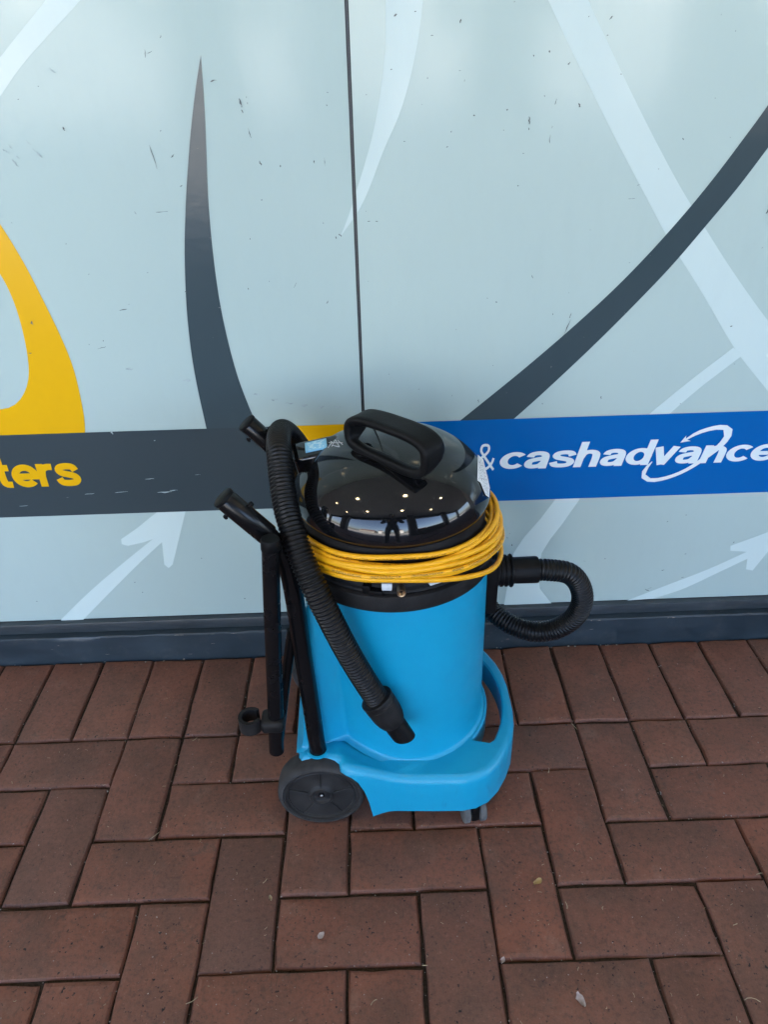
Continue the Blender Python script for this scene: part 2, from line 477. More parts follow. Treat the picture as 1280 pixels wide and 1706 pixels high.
# ------------------------------------------------------------------ wall of printed panels
YW = 0.030
SEAMX = 0.0472
wall = empty('shopfront_wall', (0, .03, 0), 'pale blue printed panel wall with yellow, grey and blue advertising stripe', 'wall')
ROOTLOC[wall] = Vector((0, .03, 0))
GAP = .0028
pl = bm_obj('panel', box_bm(-2.6, SEAMX-GAP, YW, YW+.02, .102, 3.095, .0012, 2), M['panel'], wall)
prr = bm_obj('panel', box_bm(SEAMX+GAP, 2.6, YW, YW+.02, .102, 3.095, .0012, 2), M['panel'], wall)
bm_obj('seam_gasket', box_bm(SEAMX-.0035, SEAMX+.0035, YW+.004, YW+.019, .104, 3.09), M['gasket'], wall)
bm_obj('seam_bead', box_bm(SEAMX-.0006, SEAMX+.0006, YW+.0005, YW+.006, .104, 3.09), M['gasket_light'], wall)
bm_obj('backing', box_bm(-2.62, 2.62, YW+.0215, YW+.2, .0, 3.097), M['gasket'], wall)
pt = bm_obj('plinth_rail', box_bm(-2.6, 2.6, .0165, YW+.02, .073, .1005, .003, 2), M['plinth_top'], wall)
# kick board with slightly battered top edge
kb = bmesh.new(); nseg = 160; rows = []
prof = [(.0215, -.03), (.0012, -.03), (.0005, .02), (.0005, .060), (.001, .0695), (.0035, .0722), (.0165, .0727), (.0215, .0727)]
for i in range(nseg+1):
    x = -2.6+5.2*i/nseg; rr = []
    for k, (y, z) in enumerate(prof):
        j = random.gauss(0, .00045) if k in (3, 4, 5) else 0
        rr.append(kb.verts.new((x, y+j, z+j)))
    rows.append(rr)
for i in range(nseg):
    for k in range(len(prof)-1): kb.faces.new((rows[i][k], rows[i+1][k], rows[i+1][k+1], rows[i][k+1]))
bm_obj('kick_board', kb, M['plinth'], wall)

V = []; F = []; rc = random.Random(31)
for _ in range(46):
    x = rc.choice((rc.uniform(-.85, -.1), rc.uniform(.22, .75), rc.uniform(.28, .45))); ln = rc.uniform(.002, .011)*(1 if rc.random() < .8 else 2); h_ = rc.uniform(.0006, .0016); i0 = len(V)
    if rc.random() < .62: zc, yc_ = .0705, -.0006
    else: zc, yc_ = rc.uniform(.012, .06), -.0012
    for k in range(5):
        t = k/4-.5; V += [(x+t*ln, yc_, zc+h_*rc.uniform(.1, 1)*(1-abs(t))), (x+t*ln, yc_, zc-h_*rc.uniform(.1, 1)*(1-abs(t)))]
    F += [(i0+2*k, i0+2*k+1, i0+2*k+3, i0+2*k+2) for k in range(4)]
o = mesh_obj('paint_chips', V, F, M['lint'], wall, False); o['kind'] = 'stuff'
def clip_poly(P, x, keep_less):
    out = []
    n = len(P)
    ins = (lambda p: p[0] <= x) if keep_less else (lambda p: p[0] >= x)
    for i in range(n):
        a, b = P[i], P[(i+1) % n]
        if ins(a): out.append(a)
        if ins(a) != ins(b):
            t = (x-a[0])/(b[0]-a[0]); out.append((x, a[1]+t*(b[1]-a[1])))
    return out
def smooth_side(pts, n=6):
    c = catmull([(x, y, 0) for x, y in pts], 12.0)
    return [(p.x, p.y) for p in c]
LAYER = [0]
def decal_xz(name, P, mat, lift, parent=None):
    """film applied on a panel, P in wall coordinates (x, z)"""
    objs = []
    for less, par in ((True, pl), (False, prr)):
        Q = clip_poly(P, SEAMX-(GAP+.0008) if less else SEAMX+(GAP+.0008), less)
        if len(Q) < 3: continue
        bm = bmesh.new()
        vs_ = [bm.verts.new((x, YW-lift, z)) for x, z in Q]
        es = [bm.edges.new((vs_[i], vs_[(i+1) % len(vs_)])) for i in range(len(vs_))]
        bmesh.ops.triangle_fill(bm, edges=es, use_beauty=True, normal=(0, -1, 0))
        for f in bm.faces:
            f.normal_update()
            if f.normal.y > 0: f.normal_flip()
        V = [v.co.copy() for v in bm.verts]; bm.verts.index_update()
        F = [[v.index for v in f.verts] for f in bm.faces]; bm.free()
        if F: objs.append(mesh_obj(name, V, F, mat, par, False))
    return objs
def decal_px(name, A, B, mat, lift, smooth=True):
    """outline measured on the photograph, laid on the wall plane: side A then side B reversed"""
    a = smooth_side(A) if smooth else A; b = smooth_side(B) if smooth else B
    P = [on_y(x, y, YW) for x, y in a+b[::-1]]
    Q = [(p.x, p.z) for p in P]
    R2 = [Q[0]]
    for q_ in Q[1:]:
        if (q_[0]-R2[-1][0])**2+(q_[1]-R2[-1][1])**2 > 1e-8: R2.append(q_)
    if (R2[0][0]-R2[-1][0])**2+(R2[0][1]-R2[-1][1])**2 < 1e-8: R2.pop()
    return decal_xz(name, R2, mat, lift)
L1, L2, L3, L4 = .0005, .0009, .0013, .0017
decal_px('light_band_print', [(-120, 262), (0, 97), (77, 0), (140, -85)], [(-120, 335), (0, 162), (35, 112), (75, 66), (135, 0), (200, -80)], M['light_print'], L1)
decal_px('light_swoosh_print', [(640, -90), (643, 0), (640, 105), (622, 220), (592, 325), (577, 370), (566, 397)], [(708, -90), (705, 0), (698, 60), (684, 130), (666, 190), (640, 250), (605, 338), (566, 397)], M['light_print'], L1)
decal_px('light_band_print', [(870, -90), (913, 0), (950, 80), (990, 160), (1030, 240), (1072, 320), (1115, 400), (1168, 485), (1224, 580), (1280, 652), (1400, 800)], [(945, -90), (980, 0), (1010, 65), (1050, 150), (1090, 230), (1133, 310), (1172, 375), (1215, 443), (1280, 535), (1400, 690)], M['light_print'], L1)
decal_px('light_line_print', [(1072, 700), (1085, 687), (1150, 634), (1222, 579)], [(1100, 702), (1117, 688), (1170, 643), (1236, 593)], M['light_print'], L2)
decal_px('dark_swoosh_print', [(335, 92), (341, 180), (344, 250), (346, 310), (350, 370), (356, 430), (365, 495), (378, 560), (394, 620), (410, 665), (434, 722)], [(335, 92), (326, 150), (318, 220), (312, 300), (309, 360), (308, 430), (311, 510), (318, 580), (328, 640), (340, 695), (346, 722)], M['slate_print'], L2)
decal_px('dark_swoosh_print', [(1400, -20), (1330, 100), (1280, 175), (1240, 230), (1190, 296), (1140, 357), (1080, 424), (1020, 485), (950, 549), (880, 609), (820, 658), (755, 710)], [(1400, 70), (1330, 178), (1280, 246), (1230, 312), (1180, 372), (1120, 442), (1060, 505), (1000, 565), (940, 622), (890, 668), (840, 712)], M['slate_print'], L2)
decal_px('yellow_drop_print', [(-110, 255), (-40, 320), (0, 373), (40, 438), (72, 500), (102, 562), (122, 612), (134, 660), (141, 700), (142, 730)],
         [(-110, 360), (-40, 405), (0, 456), (24, 505), (40, 560), (48, 610), (46, 640), (35, 664), (20, 677), (0, 682), (-40, 684), (-110, 684), (-112, 735)], M['yellow_print'], L2)
decal_px('arrow_shaft_print', [(98, 1040), (101, 1033), (150, 985), (205, 938), (256, 897)], [(132, 1038), (141, 1030), (185, 985), (230, 940), (271, 902)], M['light_print'], L1)
decal_px('arrow_head_print', [(311, 845), (299, 895), (288, 940), (281, 946), (274, 940), (270, 902)], [(276, 843), (255, 858), (228, 880), (202, 898), (203, 906), (213, 909), (240, 903), (254, 898)], M['light_print'], L2, False)
decal_px('light_curve_print', [(930, 826), (901, 864), (874, 894), (856, 921), (848, 960), (840, 1008)], [(970, 826), (936, 874), (917, 898), (903, 921), (896, 950), (900, 981), (920, 1006)], M['light_print'], L1, False)
decal_px('arrow_shaft_print', [(1045, 1000), (1110, 975), (1180, 948), (1247, 918)], [(1088, 997), (1140, 980), (1200, 952), (1255, 926)], M['light_print'], L1)
decal_px('arrow_head_print', [(1217, 909), (1280, 886), (1330, 862)], [(1217, 917), (1247, 919), (1243, 948), (1254, 950), (1280, 918), (1330, 862)], M['light_print'], L2, False)
# stripe
ZT, ZB = .5655, .3795
YX = on_y(472, 712, YW).x
decal_xz('grey_stripe_print', [(-2.59, ZB), (YX, ZB), (YX, ZT), (-2.59, ZT)], M['grey_print'], L3)
decal_xz('yellow_stripe_print', [(YX, ZB), (SEAMX-.003, ZB), (SEAMX-.003, ZT), (YX, ZT)], M['yellow_print'], L3)
decal_xz('blue_stripe_print', [(SEAMX+.004, ZB), (2.59, ZB), (2.59, ZT), (SEAMX+.004, ZT)], M['blue_print'], L3)

GLYPH = {
 'c': (.92, [('arc', .50, .5, .362, .365, 40, 320)]),
 'e': (.95, [('arc', .50, .5, .365, .365, 0, 318), ('line', (.14, .47), (.99, .47))]),
 'a': (.95, [('curve', (.17, .66), (.23, .81), (.45, .868), (.67, .81), (.745, .64), (.75, .30), (.75, .0)), ('curve', (.75, .58), (.47, .53), (.22, .44), (.165, .28), (.24, .15), (.42, .125), (.62, .19), (.75, .38))]),
 's': (.95, [('curve', (.80, .67), (.70, .83), (.47, .868), (.25, .82), (.19, .69), (.29, .575), (.5, .51), (.72, .43), (.80, .30), (.71, .165), (.47, .13), (.23, .175), (.14, .34))]),
 'h': (.95, [('line', (.16, 0), (.16, 1.42)), ('curve', (.17, .52), (.25, .77), (.47, .862), (.68, .78), (.745, .56), (.745, 0))]),
 'n': (.95, [('line', (.16, 0), (.16, 1.0)), ('curve', (.17, .52), (.25, .77), (.47, .862), (.68, .78), (.745, .56), (.745, 0))]),
 'd': (1.0, [('line', (.80, 0), (.80, 1.42)), ('arc', .47, .5, .335, .365, 0, 360)]),
 'v': (.88, [('line', (.10, 1.0), (.43, .0)), ('line', (.76, 1.0), (.43, .0))]),
 't': (.66, [('curve', (.30, 1.30), (.30, .8), (.30, .34), (.37, .16), (.60, .130)), ('line', (.03, .868), (.60, .868))]),
 'r': (.64, [('line', (.16, 0), (.16, 1.0)), ('curve', (.165, .48), (.23, .74), (.40, .855), (.60, .855))]),
 '&': (.86, [('curve', (.80, 0), (.28, .62), (.20, .78), (.24, .93), (.38, .97), (.52, .93), (.54, .78), (.44, .64), (.2, .46), (.08, .28), (.12, .1), (.3, .03), (.52, .08), (.7, .26), (.78, .46))])}
def lettering(body, x0, x1, zbase, height, mat, par, w=.27, shear=0.0, lift=L4, ext=1.0):
    total = sum(GLYPH[c][0] for c in body)-.06; sx = (x1-x0-shear*height)/total; pen = x0; cnt = 0
    for ch in body:
        adv, strokes = GLYPH[ch]; V = []; F = []
        for st in strokes:
            cnt += 1; y0_ = YW-lift-.00009*(cnt % 4)
            if st[0] == 'arc':
                _, cx, cy, rx, ry, a0, a1 = st
                P = [Vector((cx+rx*math.cos(R_(a0+(a1-a0)*k/40)), cy+ry*math.sin(R_(a0+(a1-a0)*k/40)), 0)) for k in range(41)]
            elif st[0] == 'line': P = [Vector((*st[1], 0)), Vector((*st[2], 0))]
            else: P = catmull([(a, b, 0) for a, b in st[1:]], .05)
            i0 = len(V); n_ = len(P)
            for i, p in enumerate(P):
                t = (P[min(i+1, n_-1)]-P[max(i-1, 0)]).normalized(); nn_ = Vector((-t.y*w/2*ext, t.x*w/2, 0))
                y = y0_-.00008*i/n_
                for q_ in (p+nn_, p-nn_): V.append((pen+q_.x*sx+shear*q_.y*height, y, zbase+q_.y*height))
            for i in range(n_-1): F.append((i0+2*i, i0+2*i+1, i0+2*i+3, i0+2*i+2))
        pen += adv*sx
        me = mesh_obj('letter', V, F, mat, par, False).data
        if sum(p.normal.y*p.area for p in me.polygons) > 0: me.flip_normals()
a = on_y(0, 813, YW); b = on_y(137, 809, YW); t0 = on_y(-2, 813, YW)
lettering('ters', t0.x, b.x, (a.z+b.z)/2+.001, on_y(70, 773, YW).z-on_y(70, 811, YW).z, M['yellow_print'], pl, .275)
a = on_y(829, 781, YW); b = on_y(1290, 768, YW)
lettering('cashadvance', a.x, b.x, (a.z+b.z)/2, on_y(850, 751, YW).z-a.z, M['white_print'], prr, .215, .22, L4, 1.36)
a = on_y(793, 783, YW); b = on_y(822, 782, YW)
lettering('&', a.x, b.x, a.z, on_y(800, 740, YW).z-a.z, M['white_print'], prr, .10)
def c6(P): return [(700+x*.4531, 660+y*.4531) for x, y in P]
decal_px('orbit_swoosh_print', c6([(962, 166), (1010, 132), (1060, 113), (1105, 104), (1138, 108), (1150, 126), (1140, 152), (1108, 188), (1060, 224), (1000, 264), (940, 293), (880, 311), (840, 314), (816, 304), (812, 284), (826, 260), (852, 238)]),
         c6([(964, 168), (1015, 142), (1060, 127), (1095, 121), (1114, 122), (1121, 134), (1114, 152), (1090, 180), (1046, 216), (990, 256), (932, 284), (876, 299), (844, 300), (830, 294), (828, 282), (836, 266), (854, 240)]), M['white_print'], L4+.0004)
decal_px('orbit_arrow_print', c6([(956, 169), (978, 143), (976, 157)]), c6([(956, 169), (994, 163), (976, 157)]), M['white_print'], L4+.0008, False)

# scuffs, chips and smears on the panels
rs = random.Random(5)
def scuff_set(name, marks, mat, par_left, par_right):
    for less, par in ((True, par_left), (False, par_right)):
        V = []; F = []
        for (x, y, ln, ang, wd) in marks:
            c = on_y(x, y, YW)
            if (c.x < SEAMX) != less or abs(c.x-SEAMX) < .006: continue
            k = ln*.00088; wv = wd*.00088; ca, sa = math.cos(R_(ang)), math.sin(R_(ang)); n = 5
            top = []; bot = []
            for i in range(n):
                t = i/(n-1)-.5; wj = wv*(.25+rs.random()*.9)*(1-abs(t)*1.4+.1)*.5
                bend = rs.uniform(-.15, .15)*wv*2
                px, pz = t*k, bend
                top.append((c.x+px*ca-(pz+wj)*sa, YW-.0021, c.z+px*sa+(pz+wj)*ca)); bot.append((c.x+px*ca-(pz-wj)*sa, YW-.0021, c.z+px*sa+(pz-wj)*ca))
            i0 = len(V); V += top+bot
            for i in range(n-1): F.append((i0+i, i0+n+i, i0+n+i+1, i0+i+1))
        if F:
            o = mesh_obj(name, V, F, mat, par, False); o['kind'] = 'stuff'
            if sum(p.normal.y for p in o.data.polygons) > 0: o.data.flip_normals()
marks = [(356, 135, 11, 10, 3), (401, 172, 14, 105, 3), (404, 186, 6, 110, 2), (416, 222, 16, 105, 1.5), (434, 272, 8, 115, 3), (467, 277, 4, 100, 3), (524, 270, 5, 90, 3), (541, 270, 14, 92, 1),
         (256, 262, 40, 100, 1.6), (288, 260, 9, 45, 1.5), (268, 62, 4, 60, 2), (242, 90, 12, 80, 2), (250, 88, 8, 20, 2), (107, 215, 6, 90, 4), (270, 353, 22, 2, 1.6), (226, 355, 6, 120, 1.5), (302, 310, 5, 10, 2),
         (206, 516, 16, 8, 2), (170, 579, 18, 12, 2.2), (54, 538, 9, 95, 4), (51, 588, 7, 10, 2), (414, 481, 4, 100, 2), (546, 503, 8, 50, 2), (492, 475, 12, 60, 1), (310, 486, 4, 0, 2), (366, 512, 7, 10, 2),
         (659, 26, 6, 35, 3), (767, 36, 6, 75, 2.4), (720, 60, 4, 0, 2), (915, 87, 4, 120, 3), (948, 106, 5, 60, 3), (965, 176, 7, 130, 3.4), (882, 201, 12, 94, 3), (881, 215, 4, 100, 2), (926, 170, 9, 78, 2), (916, 232, 14, 90, 2), (920, 212, 4, 90, 2),
         (1138, 232, 5, 130, 2), (1018, 30, 7, 45, 2), (790, 193, 3, 0, 3), (845, 183, 3, 0, 3), (752, 220, 3, 60, 2), (745, 245, 4, 10, 2), (674, 236, 3, 0, 2), (652, 116, 3, 0, 2), (863, 310, 3, 0, 2), (950, 525, 10, 75, 4), (945, 545, 34, 72, 1.6), (887, 461, 7, 110, 1.5), (827, 503, 3, 0, 3), (921, 523, 4, 90, 2),
         (797, 668, 8, 88, 3), (1001, 662, 6, 88, 4), (1218, 543, 5, 10, 3), (918, 611, 5, 90, 3), (1278, 352, 9, 60, 4), (1064, 308, 6, 20, 1.5), (1052, 331, 14, 2, 1), (698, 648, 3, 0, 2), (692, 20, 3, 0, 2),
         (1112, 868, 4, 30, 3), (1143, 857, 3, 0, 3), (1222, 903, 6, 60, 3), (1142, 922, 5, 20, 3), (1104, 949, 8, 20, 2), (1137, 961, 7, 10, 2), (1078, 982, 14, 150, 3), (1082, 979, 12, 30, 2), (974, 934, 4, 0, 2), (1008, 930, 4, 0, 2), (958, 947, 5, 60, 2), (845, 895, 5, 120, 3), (853, 907, 5, 115, 3), (849, 888, 3, 60, 2),
         (225, 969, 4, 40, 3), (238, 986, 3, 0, 3), (336, 929, 3, 0, 3), (408, 996, 4, 20, 3), (62, 1001, 4, 0, 2), (567, 392, 7, 130, 3), (560, 396, 5, 110, 2), (615, 369, 6, 0, 2), (628, 369, 5, 0, 2), (590, 264, 5, 90, 3), (113, 829-1, 8, 5, 1)]
for _ in range(80):
    marks.append((rs.uniform(-60, 1340), rs.uniform(-60, 690), rs.uniform(1.2, 3.4), rs.uniform(0, 180), rs.uniform(1, 2)))
scuff_set('scuff_marks', marks, M['scuff'], pl, prr)
soft = []
for (x, y) in ((216, 614), (312, 634), (428, 657), (458, 665), (482, 671), (508, 675), (535, 677), (562, 677)):
    soft.append((x, y, rs.uniform(12, 17), rs.uniform(-15, 15), rs.uniform(4, 7)))
for (x, y) in ((18, 245), (30, 262), (48, 238), (57, 250), (66, 258), (10, 252), (26, 272), (88, 118)):
    soft.append((x, y, rs.uniform(8, 16), rs.uniform(-60, -40), rs.uniform(2, 4)))
scuff_set('dust_smears', soft, M['scuff_soft'], pl, prr)
# pale scratches in the grey stripe
scr = [(250, 797, 20, 2, 2), (275, 819, 34, 3, 3), (290, 816, 18, 3, 2), (150, 822, 22, 3, 1.5), (203, 819, 30, 3, 1.5), (187, 720, 9, 95, 4), (258, 733, 3, 10, 3), (40, 842, 20, 3, 1), (330, 790, 12, 3, 1)]
scuff_set('stripe_scratches', scr, M['scuff_soft'], pl, prr)

# ------------------------------------------------------------------ canopy over the walkway (seen in the reflections)
CEI = 3.1; EDGE = -3.9
o = bm_obj('ceiling', box_bm(-14, 14, EDGE, .3, CEI, CEI+.15), M['ceiling'], None, False); tag(o, 'flat grey canopy ceiling above the walkway', 'ceiling', 'structure')
o = bm_obj('fascia_beam', box_bm(-14, 14, EDGE-.2, EDGE+.05, CEI-.35, CEI+.3, .01), M['beam'], None); tag(o, 'dark fascia beam along the canopy edge', 'beam', 'structure')
for xc, wd in ((-10.5, .6), (-4.6, .6), (1.30, .28), (5.4, .45), (11.5, .6)):
    o = bm_obj('column', box_bm(xc-wd, xc+wd, -3.85, -3.45, -.002, CEI-.003, .02), M['column'], None)
    tag(o, '%s painted pier holding the canopy edge opposite the wall' % {-10.5: 'farthest left', -4.6: 'left', 1.3: 'narrow middle', 5.4: 'right', 11.5: 'farthest right'}[xc], 'column', None, 'canopy columns')
o = bm_obj('added_low_wall', box_bm(1.585, 4.945, -3.80, -3.55, -.002, .92, .015), M['column'], None); tag(o, 'added waist high wall between two canopy piers, darkening the panel reflection', 'wall')  # added out of view to keep the bright street out of the right panel's gloss
for yc in (-1.15, -2.6):
    for xc in (-3.6, -1.5, .6, 2.7):
        e = empty('downlight', (xc, yc, CEI-.004), '%s of four warm downlights in the %s of the canopy ceiling' % (('leftmost', 'second', 'third', 'rightmost')[int((xc+3.6)/2.1+.1)], 'row nearest the wall' if yc > -2 else 'outer row'), 'downlight', None, 'canopy downlights')
        lathe_obj('rim', [(.105, CEI-.003), (.11, CEI-.012), (.095, CEI-.016), (.085, CEI-.006)], (xc, yc), M['lamp_rim'], e, 'z', 28)
        lathe_obj('lamp', [(.0, CEI-.008), (.060, CEI-.008), (.084, CEI-.003)], (xc, yc), M['glow'], e, 'z', 28)
o = bm_obj('building_wall', box_bm(-14, 14, .30, 6, -.1, 3.095), M['far_wall'], None, False); tag(o, 'shop building mass behind the panel wall', 'building', 'structure')
for (xa, xb, ya, h, wh, wm) in ((-34, -17, -46, 4.2, 'leftmost tan', 'far_wall'), (-14.2, -10.8, -49, 5.0, 'narrow white', 'white_wall'), (-7.4, -3.9, -47, 5.6, 'tall narrow white', 'white_wall'), (3.6, 8.4, -48, 6.4, 'tallest white', 'white_wall'), (13, 33, -44, 3.8, 'rightmost tan', 'far_wall')):  # unseen white houses are added for bright spots in the panel gloss
    e = empty('far_house', ((xa+xb)/2, ya, -.13), wh+' rendered house with tiled roof, out of view across the street', 'house', None, 'houses across the street')
    bm_obj('wall', box_bm(xa, xb, ya-8, ya, -.13, h), M[wm], e, False)
    bm = bmesh.new(); A = [(xa-.4, ya+.4, h), (xb+.4, ya+.4, h), (xb+.4, ya-8.4, h), (xa-.4, ya-8.4, h), (xa+2, ya-4, h+2), (xb-2, ya-4, h+2)]
    vv = [bm.verts.new(v) for v in A]
    for f in ((0, 1, 5, 4), (1, 2, 5), (2, 3, 4, 5), (3, 0, 4), (3, 2, 1, 0)): bm.faces.new([vv[i] for i in f])
    bm_obj('roof', bm, M['roof_tile'], e, False)

# the photographer, mirrored in the gloss panels and the dome
def photographer():
    e = empty('person', (.05, -1.64, 0), 'person in dark clothes holding up a phone in front of the wall', 'person')
    J = {'pelvis': (.05, -1.66, .93, .150), 'waist': (.05, -1.66, 1.08, .135), 'chest': (.05, -1.66, 1.30, .155), 'neck': (.05, -1.65, 1.47, .058),
         'hl': (-.05, -1.66, .88, .095), 'kl': (-.07, -1.63, .49, .062), 'al': (-.08, -1.66, .09, .045), 'tl': (-.10, -1.51, .035, .034),
         'hr': (.15, -1.66, .88, .095), 'kr': (.17, -1.64, .49, .062), 'ar': (.18, -1.68, .09, .045), 'tr': (.21, -1.53, .035, .034),
         'sl': (-.13, -1.66, 1.40, .062), 'el': (-.22, -1.58, 1.14, .046), 'wl': (-.055, -1.42, 1.145, .030),
         'sr': (.23, -1.66, 1.40, .062), 'er': (.33, -1.58, 1.14, .046), 'wr': (.185, -1.42, 1.145, .030)}
    Eg = [('pelvis', 'waist'), ('waist', 'chest'), ('chest', 'neck'), ('pelvis', 'hl'), ('hl', 'kl'), ('kl', 'al'), ('al', 'tl'), ('pelvis', 'hr'), ('hr', 'kr'), ('kr', 'ar'), ('ar', 'tr'), ('chest', 'sl'), ('sl', 'el'), ('el', 'wl'), ('chest', 'sr'), ('sr', 'er'), ('er', 'wr')]
    def skin(name, J, Eg, root, mat, lev=2):
        ks = list(J); me = bpy.data.meshes.new(name)
        me.from_pydata([Vector(J[k][:3])-ROOTLOC[e] for k in ks], [(ks.index(a), ks.index(b)) for a, b in Eg], [])
        o = bpy.data.objects.new(name, me); COL.objects.link(o); o.parent = e; me.materials.append(mat)
        o.modifiers.new('skin', 'SKIN'); sk = me.skin_vertices[0].data
        for i, k in enumerate(ks): sk[i].radius = (J[k][3], J[k][3]*(.72 if k in ('pelvis', 'waist', 'chest') else 1)); sk[i].use_root = k == root
        sb = o.modifiers.new('sub', 'SUBSURF'); sb.levels = sb.render_levels = lev
        dg = bpy.context.evaluated_depsgraph_get(); dg.update()
        nm = bpy.data.meshes.new_from_object(o.evaluated_get(dg)); o.modifiers.clear(); o.data = nm; nm.materials.clear(); nm.materials.append(mat)
        nm.polygons.foreach_set('use_smooth', [True]*len(nm.polygons)); return o
    skin('body', J, Eg, 'pelvis', M['cloth'])
    # head with brow, nose, chin and ears
    bm = bmesh.new(); bmesh.ops.create_icosphere(bm, subdivisions=4, radius=1)
    for v in bm.verts:
        x, y, z = v.co
        k = 1-.22*max(0, -z)**1.5
        v.co = Vector((x*.078*k, y*.098*(1-.12*max(0, -z)), z*.122))
        f = max(0, y-.55)
        v.co.y += .020*math.exp(-((x/.16)**2+((z+.12)/.22)**2))*(y > 0)+.006*math.exp(-((z+.75)/.2)**2)*f-.007*math.exp(-(((abs(x)-.38)/.18)**2+((z-.02)/.12)**2))*(y > 0)
        v.co.y -= .004*math.exp(-((x/.35)**2+((z+.47)/.05)**2))*(y > 0)
    bm.transform(Matrix.Translation((.05, -1.615, 1.60)) @ Matrix.Rotation(R_(-22), 4, 'X'))
    hd_ = bm_obj('head', bm, M['skin'], e, True, None)
    for sx in (-1, 1):
        bm = bmesh.new(); bmesh.ops.create_icosphere(bm, subdivisions=2, radius=1); bm.transform(Matrix.Translation((.05+sx*.079, -1.625, 1.60)) @ Matrix.Diagonal((.011, .02, .033, 1))); bm_obj('ear', bm, M['skin'], e, True, None)
    bm = bmesh.new(); bmesh.ops.create_icosphere(bm, subdivisions=4, radius=1)
    bmesh.ops.delete(bm, geom=[v for v in bm.verts if v.co.z < .28-.75*max(0, -v.co.y) and v.co.y > -.95 and v.co.z < .55*v.co.y+.25], context='VERTS')
    bm.transform(Matrix.Translation((.05, -1.622, 1.607)) @ Matrix.Rotation(R_(-22), 4, 'X') @ Matrix.Diagonal((.086, .105, .126, 1))); bm_obj('hair', bm, M['hair'], e, True, None)
    for sx, wn in ((-1, (-.055, -1.42, 1.145)), (1, (.185, -1.42, 1.145))):
        w0 = Vector(wn); tgt = Vector((.065+sx*.045, -1.305, 1.160)); d = (tgt-w0)
        H = {'w': (*w0, .026), 'p': (*(w0+d*.55), .030)}; Ed = [('w', 'p')]
        for i, (dz, ln) in enumerate(((.030, .78), (.010, .9), (-.010, .86), (-.028, .7))):
            a = w0+d*.72+Vector((0, 0, dz)); b = w0+d*(.72+.28*ln)+Vector((sx*.006, 0, dz)); c = b+Vector((-sx*.030, .004, 0))
            H['a%d' % i] = (*a, .0095); H['b%d' % i] = (*b, .0088); H['c%d' % i] = (*c, .0078); Ed += [('p', 'a%d' % i), ('a%d' % i, 'b%d' % i), ('b%d' % i, 'c%d' % i)]
        t1 = w0+d*.5+Vector((-sx*.03, -.01, .012)); t2 = t1+Vector((-sx*.026, .022, .016)); H['t1'] = (*t1, .011); H['t2'] = (*t2, .0085); Ed += [('p', 't1'), ('t1', 't2')]
        skin('hand', H, Ed, 'w', M['skin'], 1)
    ph = bm_obj('phone', box_bm(.065-.037, .065+.037, -1.300, -1.292, 1.085, 1.185, .003, 3), M['black'], None); tag(ph, 'black phone held up in both hands', 'phone')
M['cloth'] = simple('dark clothing', (.02, .022, .028), .85, .2, 30, .3)
M['skin'] = simple('skin', (.30, .17, .11), .5, .4, 40, .1)
M['hair'] = simple('dark hair', (.012, .010, .008), .6, .3, 60, .3)
photographer()

# ------------------------------------------------------------------ the vacuum cleaner
vac = empty('vacuum_cleaner', (.10, -.30, 0), 'large blue and black wheeled wet and dry vacuum cleaner in front of the panel wall', 'vacuum cleaner')
CX, CY = .105, -.275
def lean(z): return (CX-.030*(z-.13), CY)
DZ = .133                                                   # deck height
# --- chassis
half = [(.311, -.275), (.3105, -.305), (.307, -.337), (.298, -.370), (.284, -.400), (.266, -.428), (.245, -.449), (.222, -.460), (.200, -.464), (.15, -.4625), (.10, -.460), (.06, -.458), (.043, -.457), (.037, -.4565), (.030, -.456), (.020, -.4555), (.010, -.4545), (.000, -.4525), (-.008, -.446), (-.0105, -.441), (-.0125, -.434), (-.020, -.4305), (-.045, -.4295), (-.066, -.4290), (-.077, -.426), (-.082, -.416), (-.083, -.37), (-.083, -.31)]
def densify(P, step=.006):
    out = []
    for i in range(len(P)-1):
        a, b = Vector((*P[i], 0)), Vector((*P[i+1], 0)); n = max(1, int((b-a).length/step))
        for k in range(n): out.append(tuple(a.lerp(b, k/n))[:2])
    out.append(P[-1]); return out
nearp = densify(half)
outl = nearp + [(x, 2*CY-y) for x, y in reversed(nearp)][:-1]
def skirt_z(x, y):
    if x > .085: return .050
    if x > .041: t = (x-.041)/.044; return .033+.017*math.sin(t*math.pi/2)
    if x > .000:
        t = (.041-x)/.041; return .033+(.138-.033)*(1-(1-t)**2.2)**.62
    return .119+rise(x)*.9
def rise(x):
    t = min(1, max(0, (.115-x)/.125)); return .0245*t*t*(3-2*t)
n = len(outl)
def normal2(i):
    a, b = outl[i-1], outl[(i+1) % n]; t = Vector((b[0]-a[0], b[1]-a[1])).normalized(); return Vector((t.y, -t.x))
Nrm = [normal2(i) for i in range(n)]
